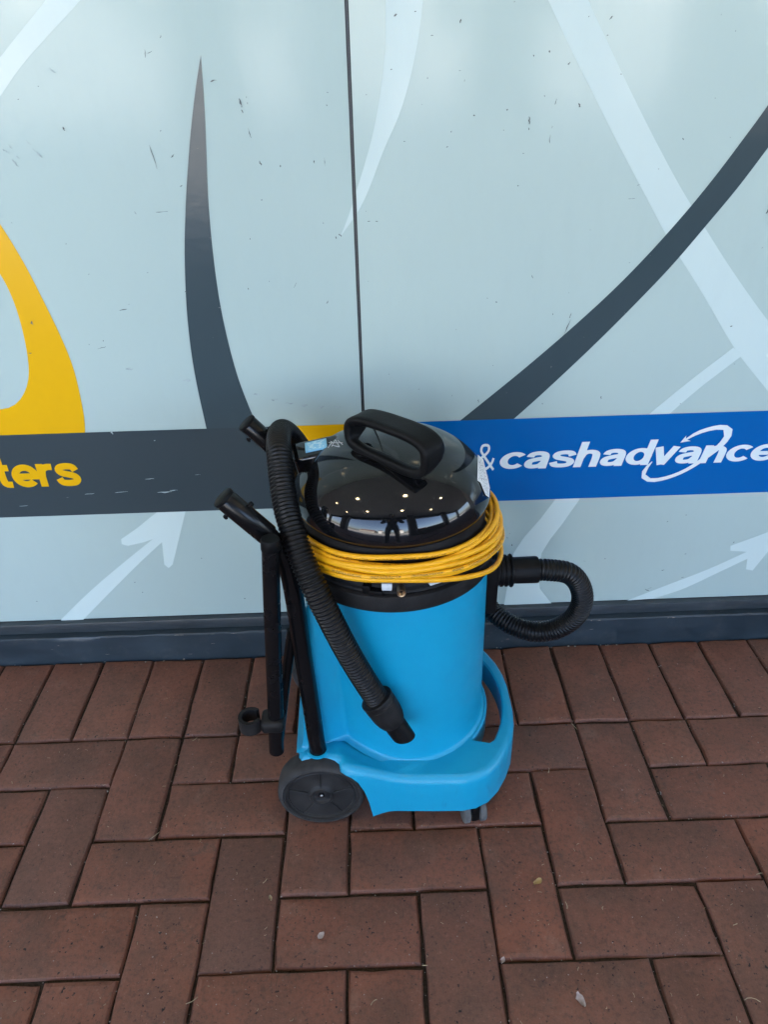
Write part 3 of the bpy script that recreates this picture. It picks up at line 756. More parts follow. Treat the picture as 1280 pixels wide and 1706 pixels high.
# outward check
if sum(Nrm[i].dot(Vector(outl[i])-Vector((CX, CY))) for i in range(n)) < 0: Nrm = [-v for v in Nrm]
for _ in range(2):
    Nrm = [(Nrm[i-1]+Nrm[i]*2+Nrm[(i+1) % n]).normalized() for i in range(n)]
bm = bmesh.new()
prof_c = [(-.0145, 0, .0), (-.0115, 0, -.0004), (-.0085, 0, -.0014), (-.005, 0, -.0045), (-.0015, 0, -.0095), (0, 0, -.016), (.0005, .5, 0), (.001, 1, .0015), (-.0005, 1, 0), (-.003, 1, .0005), (-.0045, .5, 0), (-.0055, 0, -.014)]
rings = []
for (d, t, dz) in prof_c:
    rg = []
    for i in range(n):
        up_ = rise(outl[i][0]); zt = DZ-.016+up_; zb = skirt_z(*outl[i])
        if zb > zt-.001: zb = zt-.001
        z = (DZ+dz+up_) if t == 0 else (zt*(1-t)+zb*t+dz)
        p = Vector(outl[i])+Nrm[i]*d
        rg.append(bm.verts.new((p.x, p.y, z)))
    rings.append(rg)
for a, b in zip(rings, rings[1:]):
    for i in range(n): bm.faces.new((a[i], a[(i+1) % n], b[(i+1) % n], b[i]))
# hole between the tub and the front bumper
hole = []
A0 = R_(44)
A1 = R_(37)
for k in range(25): hole.append((A1-2*A1*k/24, .1865+.004*(abs(k-12)/12)**2))
for k in range(25): hole.append((-A0+2*A0*k/24, .1585))
hp = []
for ang, r in hole: hp.append((CX+r*math.cos(ang), CY+r*math.sin(ang)))
# round the four corners a little
for idx in (0, 24, 25, 49):
    nb_ = hp[(idx+1) % 50], hp[idx-1]
    hp[idx] = tuple(.7*hp[idx][k]+.15*(nb_[0][k]+nb_[1][k]) for k in (0, 1))
hr = []
for lvl, (z, g) in enumerate(((DZ, .003), (DZ-.003, .0), (DZ-.05, .0))):
    rr = []
    for k in range(50):
        p = Vector(hp[k]); c = Vector((CX+.172*math.cos(hole[k][0]), CY+.172*math.sin(hole[k][0])))
        d = (p-c).normalized()*g
        rr.append(bm.verts.new((p.x+d.x, p.y+d.y, z)))
    hr.append(rr)
for a, b in zip(hr, hr[1:]):
    for i in range(50): bm.faces.new((a[i], a[(i+1) % 50], b[(i+1) % 50], b[i]))
bm.edges.ensure_lookup_table()
eo = [bm.edges.get((rings[0][i], rings[0][(i+1) % n])) for i in range(n)]+[bm.edges.get((hr[0][i], hr[0][(i+1) % 50])) for i in range(50)]
bmesh.ops.triangle_fill(bm, edges=eo, use_beauty=True)
bm_obj('chassis', bm, M['blue'], vac, True, 32)

# --- tub with flared rear wing
def plan_r(th, z):
    """radius of the tub plan at angle th (0 = front, pi = rear)"""
    base = .1470+.006*min(1, max(0, (z-.13)/.35))
    a = abs(((th-math.pi+math.pi) % (2*math.pi))-math.pi)      # angle from rear
    a = abs(math.atan2(math.sin(th-math.pi), math.cos(th-math.pi)))
    back = .181-.112*max(0, (z-.13))
    corner = R_(37)
    if a <= corner:
        w_ = back/math.cos(a)
    else:
        wc = back/math.cos(corner); t = min(1, (a-corner)/R_(10))
        w_ = wc+(base-wc)*(1-(1-t)**1.5)
        if t >= 1: w_ = base
    return max(base, w_)
zs = [DZ-.004, DZ+.0005, DZ+.0025, DZ+.005, DZ+.009, .18, .22, .26, .30, .34, .38, .42, .440, .452, .456]
V = []; F = []; SEG = 180
for z in zs:
    cx, cy = lean(z)
    flare = .0055*max(0, 1-(z-DZ)/.009)**2 if z < DZ+.009 else 0
    for k in range(SEG):
        th = 2*math.pi*k/SEG; r = plan_r(th, z)
        if z > .445:
            rb = .153; kx = (z-.445)/.011; r = r+(min(r, max(rb, r-.02))-r)*kx*.35
        r += flare
        x_ = cx+r*math.cos(th)
        V.append((x_, cy+r*math.sin(th), z+rise(x_)*max(0, 1-(z-DZ)/.05)))
# close with the round rim
cx, cy = lean(.457)
for (rb, z) in ((.1525, .458), (.1515, .49), (.14, .49)):
    for k in range(SEG):
        th = 2*math.pi*k/SEG; V.append((cx+rb*math.cos(th), cy+rb*math.sin(th), z))
nr = len(V)//SEG
for i in range(nr-1):
    for k in range(SEG):
        a, b = i*SEG+k, i*SEG+(k+1) % SEG; F.append((a, b, b+SEG, a+SEG))
mesh_obj('tub', V, F, M['blue'], vac, True, None, 48)

# --- hood
HX, HY = .0915, -.275
band_prof = [(.150, .476), (.1605, .477), (.1625, .479), (.163, .484), (.163, .500), (.1615, .505), (.158, .507), (.155, .5075), (.154, .511), (.150, .514), (.148, .520), (.147, .585)]
band = lathe_obj('hood_band', band_prof, (HX, HY), M['black_dusty'], vac, 'z', 128, False, 30)
DZ0, DZ1, DR = .592, .688, .1535
dp = [(.144, .580), (.1485, .581), (.1505, .5835), (.1522, .587)]
for k in range(0, 41):
    t = k/40*math.pi/2; dp.append((max(.00001, DR*math.cos(t)), DZ0+(DZ1-DZ0)*math.sin(t)))
dome = lathe_obj('hood_dome', dp, (HX, HY), M['hood'], vac, 'z', 128, False, 60)
def dome_hit(px, py):
    d = ray(px, py); s_ = (DZ1-DZ0)/DR
    o_ = Vector((CAM.x-HX, CAM.y-HY, (CAM.z-DZ0)/s_)); d_ = Vector((d.x, d.y, d.z/s_))
    a = d_.dot(d_); b = 2*o_.dot(d_); c = o_.dot(o_)-DR*DR; disc = b*b-4*a*c
    t = (-b-math.sqrt(max(0, disc)))/(2*a); return CAM+d*t
def dome_normal(p):
    s_ = (DZ1-DZ0)/DR; return Vector((p.x-HX, p.y-HY, (p.z-DZ0)/s_/s_)).normalized()
def dome_patch(name, c, mat, parent, lift=.0007, nu=6, nv=8):
    """c: four picture corners, clockwise from top left"""
    V = []; UV = []; F = []
    for j in range(nv+1):
        for i in range(nu+1):
            u, v = i/nu, j/nv
            x = (c[0][0]*(1-u)+c[1][0]*u)*(1-v)+(c[3][0]*(1-u)+c[2][0]*u)*v
            y = (c[0][1]*(1-u)+c[1][1]*u)*(1-v)+(c[3][1]*(1-u)+c[2][1]*u)*v
            p = dome_hit(x, y); V.append(p+dome_normal(p)*lift); UV.append((u, 1-v))
    for j in range(nv):
        for i in range(nu):
            a = j*(nu+1)+i; F.append((a, a+nu+1, a+nu+2, a+1))
    return mesh_obj(name, V, F, mat, parent, True, UV)
dome_patch('paper_sticker', [(796, 758), (805, 766), (816, 814), (795, 801)], M['tag'], dome)
dome_patch('paper_sticker', [(799, 803), (815, 812), (814, 829), (808, 825)], M['tag'], dome, .0013, 3, 4)
# scratched marks beside the switch
for P in ([(545, 733), (554, 737), (547, 746)], [(553, 744), (559, 733), (566, 745), (554, 742)], [(563, 734), (571, 741)], [(548, 738), (571, 738)]):
    path = []
    for a, b in zip(P, P[1:]):
        for k in range(6): path.append((a[0]+(b[0]-a[0])*k/6, a[1]+(b[1]-a[1])*k/6))
    path.append(P[-1])
    V, F, UV = sweep([dome_hit(x, y)+dome_normal(dome_hit(x, y))*.0003 for x, y in path], .0005, 5)
    mesh_obj('scratch_mark', V, F, M['chrome_edge'], dome)
# switch housing on the left shoulder of the dome
c0 = on_z(526, 745, .662)
nn = Vector((-.16, -.22, 1)).normalized()
tx = Vector((1, .10, 0)); tx = (tx-nn*tx.dot(nn)).normalized(); ty = nn.cross(tx)
frame = Matrix((tx, ty, nn)).transposed().to_4x4(); frame.translation = c0
bmh = box_bm(-.036, .036, -.022, .022, -.050, .0005, .005, 3, None, frame)
sw = bm_obj('switch_housing', bmh, M['hood'], vac)
def frame_patch(name, x0, x1, y0, y1, z, th, mat, parent):
    bm = box_bm(x0, x1, y0, y1, z-th, z, .0008, 2, None, frame)
    bm.verts.index_update(); V = [v.co.copy() for v in bm.verts]; F = [[v.index for v in f.verts] for f in bm.faces]; bm.free()
    inv = frame.inverted(); UV = [(((inv @ v).x-x0)/(x1-x0), ((inv @ v).y-y0)/(y1-y0)) for v in V]
    return mesh_obj(name, V, F, mat, parent, True, UV, 40)
frame_patch('switch_cover', -.016, .018, -.010, .013, .0030, .004, M['switch_blue'], sw)

# --- carrying handle: a closed loop of wide strap across the dome
hd = Vector((.733, -.680, 0)); he = Vector((.680, .733, 0))
Hc = Vector((.0925, -.334, .7060)); HL, HH, HR = .0800, .0335, .030
loop = []
for k in range(72):
    a = 2*math.pi*k/72
    ex = 2/3.2
    cxx = math.copysign(abs(math.cos(a))**ex, math.cos(a)); szz = math.copysign(abs(math.sin(a))**ex, math.sin(a))
    loop.append((cxx, szz))
V = []; F = []
sec = []
WS, TH = .0215, .0080
for k in range(16):
    a = 2*math.pi*k/16; e_ = 2/3.6
    sec.append((math.copysign(abs(math.cos(a))**e_, math.cos(a))*WS, math.copysign(abs(math.sin(a))**e_, math.sin(a))*TH))
for (lx, lz) in loop:
    base = Hc+hd*(lx*(HL-TH))+Vector((0, 0, lz*(HH-TH)))
    nrm = (hd*(lx**3 if abs(lx) > .01 else 0)/HL*1.0+Vector((0, 0, lz**3))/HH)
    nrm = nrm.normalized() if nrm.length > 1e-6 else Vector((0, 0, 1))
    # strap dishes inward a little along its middle
    wk = 1.0 if lz > -.15 else max(.36, 1-.64*min(1, (-lz-.15)/.55))
    for (sw_, st) in sec:
        dish = .0022*(1-(sw_/WS)**2)*(1 if st > 0 else 0)
        tilt = Vector((0, 0, -.006*max(0, lx+.15)*max(0, min(1, -lz*1.2+.1))))
        V.append(base+he*((sw_+WS)*wk-WS)+nrm*(st-dish)+tilt)
for i in range(72):
    for k in range(16):
        a, b = i*16+k, i*16+(k+1) % 16; c, d = ((i+1) % 72)*16+(k+1) % 16, ((i+1) % 72)*16+k
        F.append((a, d, c, b))
mesh_obj('carry_handle', V, F, M['black'], vac, True)
# --- band details under the cable
def on_band(px, py, r):
    """point on the cylinder of radius r about the hood axis"""
    d = ray(px, py); o_ = Vector((CAM.x-HX, CAM.y-HY)); d_ = Vector((d.x, d.y))
    a = d_.dot(d_); b = 2*o_.dot(d_); c = o_.dot(o_)-r*r
    t = (-b-math.sqrt(max(0, b*b-4*a*c)))/(2*a); return CAM+d*t
def radial_frame(p):
    nrm = Vector((p.x-HX, p.y-HY, 0)).normalized(); t = Vector((-nrm.y, nrm.x, 0))
    f = Matrix((t, Vector((0, 0, 1)), nrm)).transposed().to_4x4(); f.translation = p; return f
p = on_band(668, 981, .153); fr = radial_frame(p)
sk = bmesh.new()
V, F = lathe([(.0025, .006), (.0045, .0105), (.0062, .011), (.0066, .0085), (.0066, -.006)], Vector((0, 0, 0)), 'z', 24)
vv = [sk.verts.new(fr @ Vector(v)) for v in V]
for f in F: sk.faces.new([vv[i] for i in f])
sock = bm_obj('socket', sk, M['metal'], band)
sk = bmesh.new()
V, F = lathe([(0.0001, .0062), (.0026, .0062)], Vector((0, 0, 0)), 'z', 16)
vv = [sk.verts.new(fr @ Vector(v)) for v in V]
for f in F: sk.faces.new([vv[i] for i in f])
bmesh.ops.remove_doubles(sk, verts=sk.verts, dist=2e-4)
bm_obj('socket_core', sk, M['black'], band)
for (px, py, hw, hh, dp_, mt, nm) in ((645, 974, .0075, .006, .011, 'chrome_edge', 'latch_plate'), (628, 984, .010, .004, .012, 'black', 'latch'), (612, 979, .006, .007, .010, 'black', 'latch'), (727, 966, .012, .0045, .0085, 'tag', 'rating_label'), (590, 984, .012, .003, .010, 'black', 'latch'), (700, 985, .020, .002, .009, 'black', 'ridge'), (745, 973, .022, .0018, .009, 'black', 'ridge')):
    p = on_band(px, py, .1525); fr = radial_frame(p)
    bm_obj(nm, box_bm(-hw, hw, -hh, hh, -.006, dp_-.004, .0012, 2, None, fr), M[mt], band)

# --- yellow power cable wound round the groove
cab = empty('power_cable', (HX, HY, .54), 'yellow power cable wound in loops below the black vacuum dome', 'cable')
CR = .0042
turns = [  # radius, z at front, z at right, z at rear, z at left, r bump at right
    (.1555, .5700, .5560, .552, .562, .003),
    (.1590, .5590, .5590, .553, .556, .006),
    (.1640, .5625, .5400, .548, .543, .009),
    (.1600, .5520, .5470, .545, .547, .008),
    (.1655, .5545, .5310, .540, .551, .007),
    (.1610, .5450, .5280, .536, .533, .005),
    (.1665, .5470, .5150, .533, .538, .010),
    (.1625, .5375, .5110, .530, .524, .005),
    (.1665, .5395, .4810, .526, .530, .011)]
path = []
SEGT = 48
def turn_val(t, ang):
    r, zf, zr, zb, zl, rb = t
    c = math.cos(ang); s_ = math.sin(ang)
    wr, wl = max(0, c)**2, max(0, -c)**2; wb, wf = max(0, s_)**2, max(0, -s_)**2
    return r+rb*max(0, c)**4, zr*wr+zl*wl+zb*wb+zf*wf
for i, t in enumerate(turns):
    nx = turns[min(i+1, len(turns)-1)]
    for k in range(SEGT):
        a = math.pi*.5+2*math.pi*k/SEGT                       # loops begin and end behind the tub
        f = max(0, (k/SEGT-.80)/.20); f = f*f*(3-2*f)
        r1, z1 = turn_val(t, a); r2, z2 = turn_val(nx, a)
        wob = .0013*math.sin(a*3+i*1.7)+.0008*math.sin(a*7+i*.9)
        r = r1*(1-f)+r2*f+.0008*math.sin(a*5+i*2.3); z = z1*(1-f)+z2*f+wob
        path.append(Vector((HX+r*math.cos(a), HY+r*math.sin(a), z)))
cp = catmull(path, .006)
V, F, UV = sweep(cp, CR, 10)
mesh_obj('cable_jacket', V, F, M['cable'], cab, True, UV)

# --- inlet, cuff and hose
inl = Vector((.262, -.272, .424))
bm_obj('inlet_block', box_bm(.236, .2665, -.302, -.240, .352, .470, .006, 3), M['black'], vac)
ip = [(.262, .030), (.268, .031)]
prof = [(0.0001, .262), (0.0274, .262), (0.0274, .267), (0.0248, .268), (0.0248, .2715), (0.0274, .2725), (0.0274, .2755), (0.0248, .2765), (0.0248, .2795), (0.0274, .2805), (0.0274, .2835), (0.0248, .2845), (0.0248, .2875), (0.0279, .2885), (0.0288, .2905), (0.0279, .2925), (0.0229, .2935), (0.0229, .2960)]
lathe_obj('inlet_collar', prof, inl, M['black'], vac, 'x', 48)
hose = empty('suction_hose', (.34, -.27, .42), 'black corrugated suction hose looping behind the tub and over its left shoulder', 'hose')
hc = []
for k in range(8):
    pass
# octagonal cuff with soft facets
V = []; F = []; hsec = []
cuff = [(.294, .0215), (.2955, .0225), (.300, .0229), (.334, .0233), (.337, .0225), (.3375, .0195)]
for (x, r) in cuff:
    for k in range(40):
        a = 2*math.pi*(k+.5)/40; q_ = (a % (math.pi/4))-math.pi/8
        rr = r*(.45+.55*math.cos(math.pi/8)/math.cos(q_)*1.02)
        V.append((x, inl.y+rr*math.cos(a), inl.z+rr*math.sin(a)))
for i in range(len(cuff)-1):
    for k in range(40):
        a, b = i*40+k, i*40+(k+1) % 40; F.append((a, a+40, b+40, b))
F.append(tuple(range(39, -1, -1))); F.append(tuple(range((len(cuff)-1)*40, len(cuff)*40)))
mesh_obj('inlet_cuff', V, F, M['black'], hose, True, None, 25)
HP = [(.330, -.272, .4235), (.352, -.272, .4225), (.390, -.270, .413), (.414, -.266, .385), (.4255, -.262, .344), (.417, -.256, .301), (.388, -.247, .267), (.345, -.235, .254), (.295, -.205, .262), (.245, -.140, .285), (.180, -.085, .310), (.105, -.070, .355), (.030, -.070, .430), (-.040, -.075, .520), (-.073, -.105, .600), (-.084, -.160, .645), (-.0835, -.220, .664), (-.0775, -.280, .668)]
fp = [(469.5, 800, -.325), (476, 842, -.358), (487, 882, -.388), (501, 925, -.412), (525, 980, -.436), (550, 1030, -.447), (579, 1085, -.4495), (606, 1130, -.4490), (632, 1170, -.4485)]
for (x, y, Y) in fp: HP.append(tuple(on_y(x, y, Y)))
hpth = catmull(HP, .00104)
PITCHH = .0062
def hr_(s, i):
    ph = (s/PITCHH) % 1
    return .0162+.0031*(.5+.5*math.cos(2*math.pi*ph))**.55
V, F, UV = sweep(hpth, hr_, 24)
mesh_obj('corrugated_tube', V, F, M['hose'], hose, True)
# nozzle cuff at the loose end
e1 = hpth[-1]; dirn = (on_y(688, 1240, -.452)-on_y(632, 1168, -.4485)).normalized()
dirn = (on_y(684, 1240, -.462)-on_y(632, 1168, -.4485)).normalized()
def axis_frame(o_, d_):
    x = d_.cross(Vector((0, 0, 1))).normalized(); y = d_.cross(x); f = Matrix((x, y, d_)).transposed().to_4x4(); f.translation = o_; return f
fr = axis_frame(e1-dirn*.010, dirn)
pr_ = [(.0205, 0), (.0262, .0005), (.0268, .003), (.0262, .006), (.0255, .0065), (.0255, .012), (.0262, .0125), (.0252, .034), (.0232, .045), (.0205, .0525), (.0178, .056)]
V = []; F = []
for (r, h) in pr_:
    for k in range(40):
        a = 2*math.pi*k/40; V.append(fr @ Vector((r*math.cos(a), r*math.sin(a), h)))
for i in range(len(pr_)-1):
    for k in range(40):
        a, b = i*40+k, i*40+(k+1) % 40; F.append((a, b, b+40, a+40))
F.append(tuple(range(39, -1, -1)))
mesh_obj('hose_cuff', V, F, M['black_dusty'], hose, True, None, 40)
# spigot with slanted mouth
V = []; F = []
cam_side = Vector((0, -1, .25))
vx = Vector((fr.col[0][0], fr.col[0][1], fr.col[0][2])); vy = Vector((fr.col[1][0], fr.col[1][1], fr.col[1][2]))
up_dir = Vector((.5, 0, .85))
for (r, h, sl) in ((.0182, .040, 0), (.0178, .070, .25), (.0174, .0880, 1), (.0156, .0882, 1), (.0156, .06, 0)):
    for k in range(40):
        a = 2*math.pi*k/40
        rad = vx*math.cos(a)+vy*math.sin(a)
        slant = sl*.007*rad.dot(Vector((.95, 0, .3)))
        V.append(fr @ Vector((r*math.cos(a), r*math.sin(a), h))+dirn*slant)
for i in range(4):
    for k in range(40):
        a, b = i*40+k, i*40+(k+1) % 40; F.append((a, b, b+40, a+40))
F.append(tuple(range(4*40, 5*40)))
mesh_obj('spigot', V, F, M['black'], hose, True, None, 40)

# --- push handle tubes
def tube(name, pts, r, mat, parent, step=.006, seg=20):
    V, F, UV = sweep(catmull(pts, step), r, seg); return mesh_obj(name, V, F, mat, parent, True, None, 50)
TR = .0145
for Yp in (-.3965, -.1535):
    sgn = 1 if Yp < -.3 else -1
    pts = [(-.048, Yp-sgn*.015, .152), (-.0525, Yp-sgn*.008, .25), (-.058, Yp, .36), (-.0605, Yp, .45), (-.064, Yp, .520), (-.071, Yp, .560), (-.086, Yp, .589), (-.1115, Yp, .6205), (-.142, Yp, .656)]
    tb = tube('handle_tube', pts, TR, M['tube'], vac)
    # thicker end sleeve with cap, spring buttons
    d = (Vector(pts[-1])-Vector(pts[-2])).normalized(); e = Vector(pts[-1])
    V, F, UV = sweep([e-d*.082, e-d*.080, e-d*.001, e], lambda s, i: (.0147, .0162, .0162, .0156)[i], 28)
    mesh_obj('end_sleeve', V, F, M['tube'], vac, True, None, 40)
    V, F, UV = sweep([e, e+d*.0012, e+d*.0045, e+d*.006], lambda s, i: (.0164, .0168, .0166, .0146)[i], 28)
    mesh_obj('end_cap', V, F, M['black'], vac, True, None, 40)
    side = Vector((d.z, 0, -d.x)).normalized()
    for sg, off in ((1, .030), (-1, .020)):
        b0 = e-d*off+side*sg*.0140
        V, F, UV = sweep([b0, b0+side*sg*.006, b0+side*sg*.0065, b0+side*sg*.0085], lambda s, i: (.0028, .0028, .0042, .0036)[i], 12)
        mesh_obj('spring_button', V, F, M['black'], vac, True, None, 40)
    # socket ring in the chassis
    lathe_obj('tube_socket', [(.0150, .1560), (.0185, .1562), (.0182, .1600), (.0152, .1607)], (-.0482, Yp-sgn*.015), M['blue'], vac, 'z', 32)
# tube clamp rail behind the tub
tube('cross_tube', [(-.0605, -.3965, .462), (-.0625, -.33, .464), (-.0625, -.22, .464), (-.0605, -.1535, .462)], .008, M['tube'], vac)
# folded accessory frame hanging at the rear corner
ft = tube('rack_tube', [on_y(450.5, 903, -.425), on_y(453, 1000, -.425), on_y(457, 1120, -.425), on_y(461, 1250, -.425)], .0128, M['tube'], vac)
e = on_y(450.5, 903, -.425); dd = (e-on_y(457, 1120, -.425)).normalized()
V, F, UV = sweep([e-dd*.012, e-dd*.011, e+dd*.003, e+dd*.006], lambda s, i: (.0130, .0138, .0138, .0125)[i], 24)
mesh_obj('rack_cap', V, F, M['black'], vac, True, None, 40)
tube('rack_brace', [on_y(487, 1050, -.383), on_y(474, 1150, -.395), on_y(464, 1245, -.405)], .0085, M['tube'], vac)
tube('rack_pin', [on_y(452, 912, -.425), on_y(470, 918, -.397)], .006, M['black'], vac, .003, 12)
# double C clip
cc = on_y(455, 1200, -.425)
bm_obj('clip_collar', box_bm(cc.x-.019, cc.x+.019, cc.y-.019, cc.y+.019, cc.z-.014, cc.z+.012, .008, 3), M['black_dusty'], vac)
pts = []
for k in range(15):
    a = R_(-20-290*k/14); pts.append((cc.x-.036+.0165*math.cos(a), cc.y-.002+.0165*math.sin(a), cc.z+.002))
V = []; F = []
for i, p_ in enumerate(pts):
    c_ = Vector((cc.x-.036, cc.y-.002, p_[2])); rd = (Vector(p_)-c_).normalized()
    for (dr, dz) in ((-.003, -.013), (.003, -.013), (.003, .013), (-.003, .013)): V.append(Vector(p_)+rd*dr+Vector((0, 0, dz)))
for i in range(14):
    for k in range(4):
        a, b = i*4+k, i*4+(k+1) % 4; F.append((a, b, b+4, a+4))
F += [(0, 3, 2, 1), (56, 57, 58, 59)]
mesh_obj('spring_clip', V, F, M['black_dusty'], vac, True, None, 40)

# --- rear wheels
def wheel(yf, sgn, parent):
    """face at yf, body running in direction sgn along y"""
    c = Vector((-.046, 0, .0772)); Rw = .0765; wd = .046
    e = empty('wheel', (c.x, yf, c.z)); e.parent = parent; e.location = Vector((c.x, yf, c.z))-ROOTLOC[parent]
    Y = lambda t: yf+sgn*t
    lathe_obj('tyre', [(.066, Y(.0035)), (.0675, Y(.0012)), (.070, Y(.0015)), (.0735, Y(.004)), (.0760, Y(.0085)), (.0767, Y(.015)), (.0767, Y(.032)), (.0755, Y(.040)), (.072, Y(wd)), (.06, Y(wd)), (.0001, Y(wd))], c, M['tyre'], e, 'y', 72, False, 50)
    lathe_obj('hub_disc', [(.0665, Y(.004)), (.0655, Y(.002)), (.0625, Y(.0022)), (.0615, Y(.0055)), (.059, Y(.006)), (.0575, Y(.0045)), (.0565, Y(.0062)), (.026, Y(.0070)), (.0215, Y(.0040)), (.0195, Y(.0010)), (.0165, Y(.0010)), (.0150, Y(.0045)), (.0120, Y(.0055)), (.0001, Y(.0055))], c, M['hub'], e, 'y', 72, False, 45)
    for k in range(5):
        a = R_(18+72*k); d = Vector((math.cos(a), 0, math.sin(a)))
        fr = Matrix((d, Vector((0, sgn, 0)), d.cross(Vector((0, sgn, 0))))).transposed().to_4x4(); fr.translation = Vector((c.x, Y(.006), c.z))
        bm_obj('rib', box_bm(.020, .058, -.0018, .002, -.0011, .0011, .0006, 1, None, fr), M['hub'], e)
    lathe_obj('axle_end', [(.0001, Y(.0020)), (.0038, Y(.0022)), (.0052, Y(.0034)), (.0056, Y(.006))], c+Vector((0, 0, .001)), M['steel'] if False else M['black'], e, 'y', 20)
    lathe_obj('axle_screw', [(.0001, Y(.0008)), (.0017, Y(.0010)), (.0024, Y(.0018)), (.0024, Y(.0030))], c+Vector((.0005, 0, .003)), M['steel'], e, 'y', 12)
    return e
wheel(-.4475, 1, vac); wheel(-.1025, -1, vac)
tube('axle', [(-.046, -.41, .0772), (-.046, -.14, .0772)], .007, M['tube'], vac, .02, 14)
# wheel boxes: dark inner fender between wheel and chassis
for sg in (-1, 1):
    y0 = CY+sg*.128; y1 = CY+sg*.139
    bm_obj('fender', box_bm(-.078, .03, min(y0, y1), max(y0, y1), .05, .128, .004, 2), M['black_dusty'], vac)

# --- front casters
for (cx_, cy_, rot) in ((.2215, -.4400, 8), (.2215, -.112, -20)):
    e = empty('caster', (cx_, cy_, .05)); e.parent = vac; e.location = Vector((cx_, cy_, .05))-ROOTLOC[vac]
    rt = Matrix.Rotation(R_(rot), 4, 'Z')
    for sx in (-1, 1):
        V, F = lathe([(.0001, -.0065), (.0150, -.0065), (.0215, -.0062), (.0240, -.0040), (.0240, .0040), (.0215, .0062), (.0150, .0065), (.0001, .0065)], Vector((0, 0, 0)), 'x', 40)
        T = Matrix.Translation((cx_, cy_, .0245)) @ rt @ Matrix.Translation((sx*.0145, 0, 0))
        bm = bmesh.new(); vv = [bm.verts.new(T @ Vector(v)) for v in V]
        for f in F: bm.faces.new([vv[i] for i in f])
        bmesh.ops.remove_doubles(bm, verts=bm.verts, dist=2e-4)
        bm_obj('caster_wheel', bm, M['caster_grey'], e, True, 40)
    T = Matrix.Translation((cx_, cy_, .028)) @ rt
    bm_obj('caster_fork', box_bm(-.0072, .0072, -.019, .019, -.018, .04, .004, 2, None, T), M['black'], e)
    lathe_obj('caster_stem', [(.0001, .060), (.011, .060), (.011, .118), (.0001, .118)], (cx_, cy_), M['steel'], e, 'z', 18)

# ------------------------------------------------------------------ litter on the paving
def leaf(px, py, L, W, ang, mat, name, label, cat, curl=.004):
    c = on_z(px, py, .002); V = []; F = []; n_ = 7
    rr = random.Random(int(px*7+py)); ca, sa = math.cos(ang), math.sin(ang)
    for i in range(n_):
        t = i/(n_-1); w_ = W*math.sin(math.pi*min(1, t*.93+.05))**.8*(.75+.5*rr.random())
        for k, s_ in enumerate((-1, -.4, .4, 1)):
            x = (t-.5)*L; y = s_*w_/2+rr.uniform(-.1, .1)*W
            z = .0012+curl*(abs(s_)**2)*.6+curl*abs(t-.5)*rr.uniform(.3, 1)
            V.append((c.x+x*ca-y*sa, c.y+x*sa+y*ca, z))
    for i in range(n_-1):
        for k in range(3):
            a = i*4+k; F.append((a, a+1, a+5, a+4))
    nv = len(V); V += [(x, y, z-.0005) for x, y, z in V]; F += [tuple(nv+j for j in reversed(f)) for f in F]
    o = mesh_obj(name, V, F, mat); tag(o, label, cat); return o
leaf(896, 1469, .017, .010, .5, M['leaf_tan'], 'dry_leaf', 'small curled tan dry leaf on the bricks right of the front caster', 'leaf', .005)
leaf(968, 1665, .021, .011, -1.2, M['leaf_pale'], 'dry_leaf', 'small pale grey dry leaf on the brick nearest the bottom edge', 'leaf')
leaf(838, 1600, .011, .006, 1.0, M['leaf_pale'], 'dry_leaf', 'tiny pale leaf scrap lying on a brick corner below the caster', 'leaf')
leaf(451, 1496, .010, .005, 1.9, M['straw'], 'dry_leaf', 'tiny straw coloured scrap on a brick below the rear wheel', 'leaf')
leaf(535, 1557, .013, .009, .9, M['leaf_pale'], 'dry_leaf', 'pale flat scrap on the brick in front of the rear wheel', 'leaf', .001)
rs2 = random.Random(12)
V = []; F = []
def straw(px, py, L, ang, bend, r=.0006):
    c = on_z(px, py, .0022); pts = []
    for k in range(5):
        t = k/4-.5; a = ang+bend*t; pts.append(c+Vector((math.cos(a)*t*L, math.sin(a)*t*L, .0008+.001*abs(t))))
    v, f, _ = sweep(pts, r, 4); i0 = len(V); V.extend(v); F.extend([tuple(i0+j for j in ff) for ff in f])
for (px, py, L, an) in ((257, 1393, .022, .8), (320, 1668, .018, .5), (442, 1468, .010, .9), (622, 1668, .012, .7), (1252, 1662, .024, -.15), (708, 1608, .008, 0), (1265, 1455, .012, .2), (945, 1508, .012, 1.6), (915, 1284, .012, 1.2), (1023, 1165, .010, 1.5), (957, 1210, .02, 2.0), (325, 1232, .012, .8), (292, 1275, .006, 1), (1225, 1540, .008, .3)):
    straw(px, py, L, an, rs2.uniform(-.8, .8))
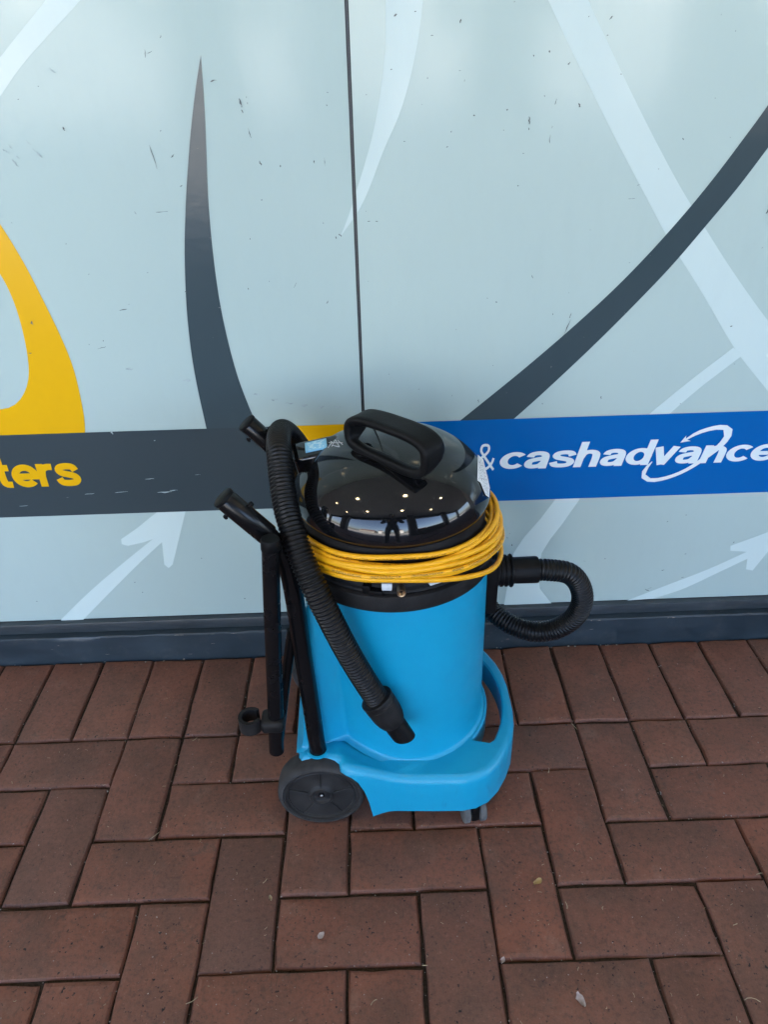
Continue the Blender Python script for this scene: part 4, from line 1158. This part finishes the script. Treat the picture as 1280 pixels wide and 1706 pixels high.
for _ in range(120):
    straw(rs2.uniform(-60, 1340), rs2.uniform(1110, 1720), rs2.uniform(.002, .007), rs2.uniform(0, 3.1), rs2.uniform(-1, 1), .00035)
o = mesh_obj('straw_bits', V, F, M['straw']); tag(o, 'scattered dry straw bits lying on the brick paving', 'straw', 'stuff')
V = []; F = []
for _ in range(230):
    px, py = rs2.uniform(-60, 1340), rs2.uniform(1075, 1720)
    c = on_z(px, py, .0012)
    if c.y > -.006: continue
    r = rs2.uniform(.0004, .0013); i0 = len(V)
    for k in range(5):
        a = k*1.257+rs2.random(); V.append((c.x+r*math.cos(a)*rs2.uniform(.6, 1.4), c.y+r*math.sin(a)*rs2.uniform(.6, 1.4), .0012))
    V.append((c.x, c.y, .0012+r*.9)); F += [(i0+k, i0+(k+1) % 5, i0+5) for k in range(5)]
for _ in range(420):
    along = rs2.random() < .5
    if along: c = Vector((rs2.uniform(-.8, .8), -U*rs2.randint(2, 8)+rs2.gauss(0, .0022), -.0005))
    else: c = Vector((X0+U*rs2.randint(-1, 14)+rs2.gauss(0, .0022), rs2.uniform(-.85, -.01), -.0005))
    r = rs2.uniform(.0004, .0014); i0 = len(V)
    for k in range(5):
        a = k*1.257+rs2.random(); V.append((c.x+r*math.cos(a)*rs2.uniform(.6, 1.5), c.y+r*math.sin(a)*rs2.uniform(.6, 1.4), -.0005))
    V.append((c.x, c.y, -.0005+r*.9)); F += [(i0+k, i0+(k+1) % 5, i0+5) for k in range(5)]
for (x, n_) in ((-.80, 3), (-.62, 2), (-.43, 3), (.33, 2), (.47, 3), (.56, 3), (.62, 3)):
    for _ in range(n_):
        c = Vector((x+rs2.uniform(-.05, .05), -.004+rs2.uniform(-.006, 0), .001)); r = rs2.uniform(.001, .003); i0 = len(V)
        for k in range(5):
            a = k*1.257+rs2.random(); V.append((c.x+r*math.cos(a), c.y+r*math.sin(a)*.7, .001))
        V.append((c.x, c.y, .001+r)); F += [(i0+k, i0+(k+1) % 5, i0+5) for k in range(5)]
o = mesh_obj('grit', V, F, M['lint'], None, False); tag(o, 'pale crumbs and grit strewn over the brick paving', 'grit', 'stuff')
